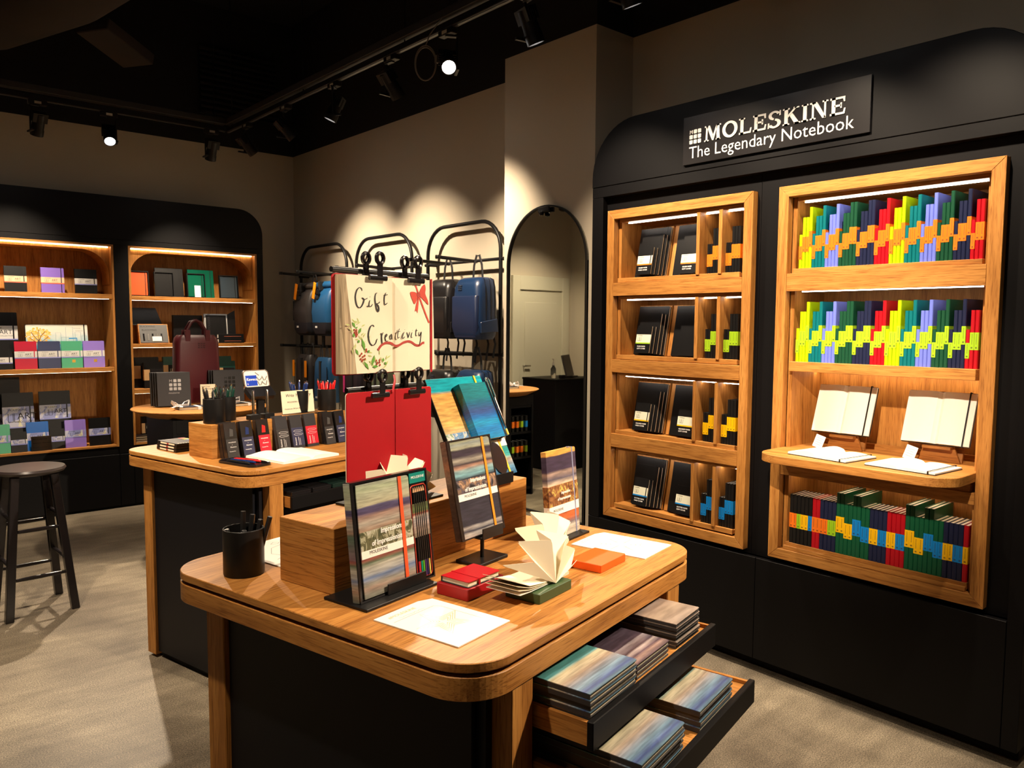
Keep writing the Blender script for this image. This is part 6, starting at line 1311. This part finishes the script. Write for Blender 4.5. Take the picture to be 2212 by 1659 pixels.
for nme, pts in STROKES.items():
    if nme in ('rib', 'rib2'): B().ribbon(smooth(pts), 0.0048 if nme == 'rib2' else 0.0055, YP).obj('painted_ribbon', BOWR if nme == 'rib2' else RIBR, o)
    elif nme in ('bowL', 'bowR', 'tailL'): B().prism(smooth(pts, 3), YP-0.0003, YP, 'y').obj('painted_bow', BOWR, o)
    else:
        s2 = smooth(pts); big = nme in ('G', 'C', 'f'); B().ribbon(s2, down_w(s2, 0.0012, 0.0040 if big else 0.0027), YP).obj('brush_lettering', INK, o)
for pts in (((1.3865-1.30, 1.570-1.38)),): B().prism([(pts[0]+0.006*math.cos(q), pts[1]+0.006*math.sin(q)) for q in [2*PI*i/12 for i in range(12)]], YP-0.0008, YP-0.0004, 'y').obj('painted_bow', RIBR, o)
r_ = random.Random(5); lf, ll = B(), B()
for (a, b_) in LEAVES:
    dx, dz = b_[0]-a[0], b_[1]-a[1]; d = math.hypot(dx, dz); w_ = max(0.0035, d*0.17); md_ = ((a[0]+b_[0])/2, (a[1]+b_[1])/2); lf.prism([a, (md_[0]-dz/d*w_, md_[1]+dx/d*w_), b_, (md_[0]+dz/d*w_, md_[1]-dx/d*w_)], YP-0.0003, YP, 'y')
    for q in range(3):
        c_ = (md_[0]+r_.uniform(-0.012, 0.014), md_[1]+r_.uniform(-0.012, 0.012)); an = r_.uniform(0, PI); e_ = (c_[0]+0.012*math.cos(an), c_[1]+0.012*math.sin(an)); ll.ribbon([c_, ((c_[0]+e_[0])/2, (c_[1]+e_[1])/2), e_], [0.0006, 0.0034, 0.0006], YP+0.0003)
lf.obj('painted_leaves', LFG, o)['kind'] = 'stuff'; ll.obj('painted_wash', LFL, o)['kind'] = 'stuff'
bb = B()
for c_ in BERRIES: bb.prism([(c_[0]+0.0023*math.cos(q), c_[1]+0.0026*math.sin(q)) for q in [2*PI*i/8 for i in range(8)]], YP-0.0006, YP-0.0003, 'y')
bb.obj('painted_berries', BER, o)['kind'] = 'stuff'
# red notebook hanging below: open, inside out
o = empty('red_open_notebook', TP(1.30, GV+0.004, 1.1248), PHI); tag(o, 'open scarlet notebook hanging covers outward below the gift sign', 'notebook'); rh = 1.3482-1.1248
for x0, x1, k_ in ((-0.139, 0.008, 0), (0.012, 0.137, 1)):
    B().prism(rrect(x0, x1, 0, rh, 0.008, 5, (1, 0, 0, 1) if k_ == 0 else (0, 1, 1, 0)), 0.0 if k_ == 0 else 0.0, 0.003, 'y').obj('cover_board', RED, o, bev=0.0006); B().prism(rrect(x0+0.001, x1-0.001, 0.001, rh-0.001, 0.007, 5, (1, 0, 0, 1) if k_ == 0 else (0, 1, 1, 0)), 0.0034, 0.006, 'y').obj('page_block', PAPER, o)
bx('spine', REDD, 0.0075, 0.0125, 0.0015, 0.004, 0.0005, rh-0.0005, o)
B().tube([(0.012, 0.005, rh+0.034), (0.010, 0.0, rh+0.020), (0.003, -0.003, rh+0.006), (0.0, -0.004, rh-0.006)], 0.0034, 6, flat=0.35).obj('ribbon_marker', RED, o, smooth=True)
# blue-covered large notebook on a slanted lectern, small notebook and pen on it ---------
LC = painted('turquoise_bay_cover', [(0, (0.0, 0.10, 0.25)), (0.07, (0.10, 0.25, 0.40)), (0.14, (0.40, 0.33, 0.25)), (0.18, (0.05, 0.36, 0.36)), (0.24, (0.0, 0.30, 0.30)), (0.46, (0.55, 0.40, 0.20)), (0.52, (0.66, 0.40, 0.12)), (0.82, (0.72, 0.36, 0.09)), (0.845, (0.0, 0.36, 0.46)), (0.95, (0.0, 0.34, 0.44)), (1, (0.12, 0.40, 0.38))], 0, 0.30, 0.012, (6, 6, 50), 0.25)
gl, hh = 0.47, 0.2901
o = empty('art_notebook', TP(1.4842, 1.2202, BT+0.020), rot=(-gl, 0, PHI)); tag(o, 'large turquoise and sand painted notebook leaning on a black lectern', 'notebook'); ww = 0.2272
bx('front_cover', LC, 0, ww, 0, 0.0025, 0, hh, o, bev=0.0006); bx('page_block', PAPERW, 0.003, ww-0.002, 0.0028, 0.010, 0.003, hh-0.003, o); bx('back_cover', BLKC, 0, ww, 0.0103, 0.0125, 0, hh, o); bx('spine', BLKC, -0.0022, -0.0002, 0.0, 0.0125, 0, hh, o)
bx('band_picture', blotch('horse_patch', [(0.05, 0.12, 0.22), (0.10, 0.22, 0.40), (0.50, 0.48, 0.42), (0.14, 0.24, 0.16), (0.40, 0.28, 0.10)], 40), -0.0006, ww, -0.0012, -0.0002, hh*0.345, hh*0.47, o); bx('paper_band', PAPERW, -0.0006, ww, -0.0013, -0.0002, hh*0.275, hh*0.345, o)
hand_text(o, ww*0.42, hh*0.385, 0.012, -0.0012); bx('elastic_strap', plain('yellow_elastic', (0.92, 0.50, 0.01), 0.5), ww*0.845, ww*0.875, -0.0028, -0.0014, 0, hh, o)
B().prism([(ww*0.955+0.030*math.cos(a)-0.05, hh*0.10+0.045*math.sin(a)+0.02) for a in [2*PI*i/20 for i in range(20)]], -0.0034, -0.0015, 'y').obj('black_oval_tag', BLKG, o)
s_ = empty('lectern_stand', TP(1.4842, 1.2202, BT), PHI); tag(s_, 'black slanted lectern stand on the right end of oak block', 'book stand')
bx('tray', BLKM, 0.0, 0.1934, -0.010, 0.012, 0, 0.012, s_, bev=0.001); bx('front_lip', BLKM, 0.0, 0.1934, -0.012, -0.0102, 0.0, 0.030, s_, bev=0.001)
m = B(); m.M = Matrix.Translation((0, 0.013, 0.012)) @ Matrix.Rotation(-gl, 4, 'X'); m.box(0.02, 0.19, 0.008, 0.011, 0.0, 0.20); m.obj('back_rest', BLKM, s_); m = B(); m.box(0.09, 0.12, 0.10, 0.105, 0, 0.17); m.obj('rear_leg', BLKM, s_)
TEAL2 = painted('deep_sea_cover', [(0, (0.0, 0.22, 0.46)), (0.18, (0.0, 0.16, 0.45)), (0.30, (0.0, 0.26, 0.50)), (0.40, (0.0, 0.12, 0.40)), (0.52, (0.02, 0.06, 0.22)), (0.66, (0.0, 0.10, 0.20)), (0.76, (0.0, 0.16, 0.20)), (1, (0.0, 0.20, 0.24))], 0, 0.155, 0.05, (8, 8, 120), 0.3)
M3 = Matrix.Rotation(PHI, 3, 'Z') @ Matrix.Rotation(-gl, 3, 'X')
def on_lectern(x, y, z): return Vector(TP(1.4842, 1.2202, BT+0.020)) + M3 @ Vector((x, y, z))
o = front_book(0.128, 0.160, 0.024, TEAL2, elastic=True, pages=PAPERW, elm=NVT, name='art_notebook'); o.location = on_lectern(ww*0.40, -0.0262, hh*0.345); o.rotation_euler = (-gl, 0, PHI); tag(o, 'thick deep-blue brushwork notebook resting on the turquoise one', 'notebook')
o = empty('ballpoint_pen', on_lectern(ww*0.40+0.118, -0.031, hh*0.45), rot=(-gl, 0.0, PHI)); tag(o, 'silver ballpoint pen with yellow tip clipped on the blue notebook', 'pen')
B().lathe([(0.001, -0.012), (0.003, 0.0), (0.0042, 0.012), (0.0048, 0.07), (0.0048, 0.135), (0.0035, 0.14)], 12).obj('barrel', CHROME, o, smooth=True); B().lathe([(0.0030, -0.030), (0.0030, -0.013)], 8).obj('yellow_tip', plain('yellow_plastic', (0.9, 0.55, 0.02), 0.4), o); bx('pocket_clip', STEEL, -0.0015, 0.0015, -0.0075, -0.0052, 0.08, 0.132, o)

# ---------------------------------------------------------------- on the rear table
block(1.8507, 2.5817, 2.8650, 3.0323, 'long oak riser block on the rear table')
PB = plain('pen_black', (0.012, 0.012, 0.013), 0.25); PG = plain('pen_green', (0.004, 0.035, 0.025), 0.25); PN = plain('pen_navy', (0.008, 0.025, 0.12), 0.25); PR = plain('pen_red', (0.62, 0.012, 0.012), 0.3)
def pens(m, n_, seed, L=0.132):
    r_ = random.Random(seed); out = []
    for i in range(n_):
        a = 2*PI*i/n_+r_.uniform(-0.3, 0.3); out.append((0.014*math.cos(a), 0.014*math.sin(a), 0.20*math.cos(a), 0.20*math.sin(a), L+r_.uniform(-0.008, 0.008), m, 'pen'))
    return out
cup(1.9068, 2.9298, BT, 'black cup of black pens at the left of the rear block', pens(PB, 7, 1), ('black pens', '%s black pen in the leftmost rear cup')); cup(1.9899, 2.9762, BT, 'black cup of dark green pens beside the black pens', pens(PG, 7, 2), ('green pens', '%s dark green pen in the second rear cup'))
cup(2.3931, 2.9858, BT, 'black cup of navy pens behind the story card', pens(PN, 7, 3), ('navy pens', '%s navy pen in the cup behind the story card')); cup(2.5401, 2.9588, BT, 'black cup of bright red pens', pens(PR, 8, 4), ('red pens', '%s red pen in the red pen cup'))
# ink cartridge tin
o = empty('ink_tin', TP(2.1175, 2.9684, BT), PHI); tag(o, 'open ink cartridge tin with blue label on a black stand', 'tin')
bx('stand_post', BLKM, 0.05, 0.085, 0.02, 0.035, 0.006, 0.09, o); bx('stand_foot', BLKM, 0.02, 0.115, -0.01, 0.06, 0, 0.006, o)
m = B(); m.M = Matrix.Translation((0.0, 0.0, 0.085)) @ Matrix.Rotation(-0.9, 4, 'X'); m.prism(rrect(0, 0.135, 0, 0.075, 0.016, 5), -0.010, 0.012, 'y'); m.obj('tin_base', BLKG, o, smooth=True)
Ml = Matrix.Translation((0.0, 0.045, 0.125)) @ Matrix.Rotation(-0.25, 4, 'X')
m = B(); m.M = Ml; m.prism(rrect(0, 0.135, 0, 0.085, 0.018, 5), -0.002, 0.008, 'y'); m.obj('tin_lid', STEEL, o)
m = B(); m.M = Ml; m.prism(rrect(0.005, 0.130, 0.005, 0.080, 0.015, 5), -0.0030, -0.0021, 'y'); m.obj('inner_label', PAPERW, o)
m = B(); m.M = Ml; m.box(0.010, 0.068, -0.0042, -0.0031, 0.012, 0.060); m.obj('blue_label', plain('cobalt_label', (0.0, 0.045, 0.50), 0.4), o)
q = text('Kaweco', 0.018, WINK, o, (0.012, 0.0365, 0.163), rot=(PI/2-0.25, 0, 0), shear=0.15, bold=0.0003); q.location = Ml @ Vector((0.012, -0.0043, 0.036)); q = text('6', 0.014, WINK, o, (0, 0, 0), rot=(PI/2-0.25, 0, 0)); q.location = Ml @ Vector((0.014, -0.0043, 0.017))
for i in range(9):
    m = B(); m.M = Ml; a = 0.4+0.25*(i % 3); x, z = 0.075+0.0135*(i % 4), 0.02+0.022*(i//4); m.M = Ml @ Matrix.Translation((x, -0.004, z)) @ Matrix.Rotation(a*(1 if i % 2 else -1), 4, 'Y'); m.box(-0.002, 0.002, -0.001, 0.0008, -0.009, 0.014); m.obj('printed_cartridge', GREYI, o)
# two steel pens on stands
for k_, u in enumerate((2.150, 2.225)):
    o = empty('desk_pen', TP((u*0.96692), 2.9007, BT), PHI); tag(o, f'{("left", "right")[k_]} steel pen upright on a small black holder', 'pen', 'steel pens on holders')
    bx('holder', BLKM, -0.026, 0.026, -0.018, 0.018, 0, 0.022, o, bev=0.002); B().lathe([(0.0050, 0.0222), (0.0056, 0.03), (0.0056, 0.10), (0.0050, 0.102), (0.0050, 0.125), (0.0035, 0.128)], 12).obj('barrel', CHROME, o, smooth=True)
# story card
o = empty('story_card', TP(2.2674, 2.9443, BT), rot=(-0.12, 0, PHI)); tag(o, 'handwritten Write Your Story card in a clear holder', 'card'); cw_ = 0.1885
bx('card', PAPER, 0.002, cw_-0.002, 0.001, 0.0026, 0.003, 0.108, o); bx('acrylic_back', CLEAR, 0, cw_, 0.003, 0.0045, 0, 0.112, o); bx('acrylic_foot', CLEAR, 0, cw_, -0.02, 0.0, 0, 0.002, o)
text('Write Your Story', 0.020, INK, o, (0.024, 0.0006, 0.080), shear=0.3); text('MOLESKINE x KAWECO', 0.0105, INK, o, (0.032, 0.0006, 0.052)); text('Fountain pen, Ball pen, Rollerball pen', 0.0085, INK, o, (0.014, 0.0006, 0.022), shear=0.2)
# pen boxes leaning on the block
PBR = plain('pen_box_red', (0.48, 0.012, 0.03), 0.3); PBN = plain('pen_box_navy', (0.028, 0.032, 0.075), 0.3); PBK = plain('pen_box_grey', (0.032, 0.031, 0.033), 0.28)
for i, (u, w_, m, kind) in enumerate(((1.945, .060, PBK, 0), (2.024, .060, PBN, 0), (2.108, .062, PBR, 0), (2.222, .066, PBK, 1), (2.304, .066, PBN, 1), (2.386, .066, PBR, 1), (2.482, .060, PBK, 0), (2.556, .060, PBN, 0))):
    for dpt in ((0, 1) if i in (0, 3, 6) else (0,)):
        hh_, dd = 0.1528, 0.026
        vv = (2.893 if kind == 0 else 2.912)+0.030*dpt
        o = empty('pen_box', TP((u*0.96692), (vv*0.96692)-0.0, TT+0.0005), rot=(-0.22, 0, PHI)); tag(o, f'{("grey", "navy", "red")[(PBK, PBN, PBR).index(m)]} {("window", "sleeved")[kind]} pen box, {nth(i+1)} from left{" in the back row" if dpt else " against the rear block"}', 'pen box', 'pen boxes against the rear block')
        W_ = 0.9669*w_
        bx('carton', BLKG if kind == 0 else DARKC, 0, W_, 0, dd, 0, hh_, o, bev=0.001)
        if dpt: continue
        if kind == 0:
            bx('colour_panel', m, 0.002, W_-0.002, -0.0008, -0.0001, 0.004, hh_*0.55, o); B().prism([(W_*0.36, hh_*0.62), (W_*0.66, hh_*0.62), (W_*0.70, hh_*0.80), (W_*0.45, hh_*0.84)], -0.0010, -0.0002, 'y').obj('pen_window', (plain('pen_cap_grey', (0.06, 0.06, 0.06), 0.2), PN, PR)[(PBK, PBN, PBR).index(m)], o)
            text('MOLESKINE', W_*0.115, WINK, o, (W_*0.2, -0.001, hh_*0.44)); text('x', W_*0.1, WINK, o, (W_*0.45, -0.001, hh_*0.38)); text('Kaweco', W_*0.15, WINK, o, (W_*0.3, -0.001, hh_*0.31), shear=0.2); text('Fountain Pen', W_*0.095, WINK, o, (W_*0.2, -0.001, hh_*0.20))
        else:
            bx('colour_panel', m, 0.0, W_, -0.0008, -0.0001, 0.004+hh_*0.06, hh_*0.62, o)
            for dz in (0.42, 0.52): B().ribbon([(W_*0.15, hh_*dz), (W_*0.3, hh_*(dz+0.025)), (W_*0.8, hh_*(dz+0.02)), (W_*0.95, hh_*dz), (W_*0.8, hh_*(dz-0.025)), (W_*0.3, hh_*(dz-0.03)), (W_*0.15, hh_*dz)], 0.0009, -0.001).obj('pen_outline', WINK, o)
            text('Kaweco', W_*0.17, WINK, o, (W_*0.30, -0.001, hh_*0.10), rot=(PI/2, -PI/2, 0)); bx('print_lines', WINK, W_*0.5, W_*0.52, -0.001, -0.0009, hh_*0.1, hh_*0.34, o); bx('print_lines', WINK, W_*0.62, W_*0.64, -0.001, -0.0009, hh_*0.1, hh_*0.30, o)
# pen tray
o = B().prism(rrect(0, 0.105, 0, 0.225, 0.03, 5), 0, 0.003).obj('pen_tray', BLKG, None, TP(1.8275, 2.5643, TT+0.0004), PHI+0.05); tag(o, 'shallow black tray with three pens near the rear table corner', 'tray')
B().tube([(p[0], p[1], 0.006) for p in rrect(0.003, 0.102, 0.003, 0.222, 0.028, 5)], 0.0042, 6, True).obj('rim', BLKG, o, smooth=True)
for i, (m, l) in enumerate(((PB, 'black'), (PN, 'navy'), (PR, 'red'))):
    p = empty('pen', Vector(TP(1.8275, 2.5643, TT+0.0092)) + Matrix.Rotation(PHI+0.05, 3, 'Z') @ Vector((0.028+0.022*i, 0.19+0.006*i, 0)), rot=(PI/2, 0, PHI+0.05+0.06*i)); tag(p, f'{l} pen lying in the shallow tray', 'pen', 'pens in the tray')
    B().lathe([(0.002, 0), (0.0048, 0.012), (0.0054, 0.07), (0.0054, 0.135), (0.004, 0.142)], 10).obj('barrel', m, p, smooth=True); bx('pocket_clip', CHROME, 0.0, 0.0015, 0.0054, 0.0068, 0.085, 0.13, p)
o = open_book('open_notebook', 0.1412, 0.2533, 0.008, 0.008, PAPERW, elastic=None); o.location = TP(2.0982, 2.5382, TT+0.0004); o.rotation_euler = (0, 0, PHI-0.02); tag(o, 'large open blank notebook lying at the front of the rear table', 'notebook')
# stack of boxed pen books at the left
for i in range(3):
    o = empty('boxed_pen_set', TP(1.8487+0.002*i, 3.1280+0.002*(i % 2), TT+0.0004+0.0128*i), PHI-0.05); tag(o, f'{("lowest", "middle", "topmost")[i]} black boxed set in the stack at the left of rear table', 'box', 'stacked boxed sets')
    bx('box', BLKC, 0, 0.125, 0, 0.17, 0, 0.0122, o, bev=0.001); bx('spine_label', PAPER, -0.0008, -0.0002, 0.02, 0.14, 0.003, 0.0095, o); bx('spine_label', REDD, -0.0010, -0.0008, 0.07, 0.085, 0.003, 0.0095, o)
    if i == 2:
        for k_, c_ in enumerate(((0.02, 0.05, 0.4), (0.04, 0.12, 0.5), (0.6, 0.5, 0.05), (0.6, 0.03, 0.03))): bx('colour_swatch', plain('swatch', c_, 0.4), 0.09, 0.115, 0.03+0.035*k_, 0.058+0.035*k_, 0.0123, 0.0128, o)
        for k_ in range(8): bx('nib_print', PAPER, 0.008+0.012*k_, 0.014+0.012*k_, 0.004, 0.012, 0.0123, 0.0127, o)
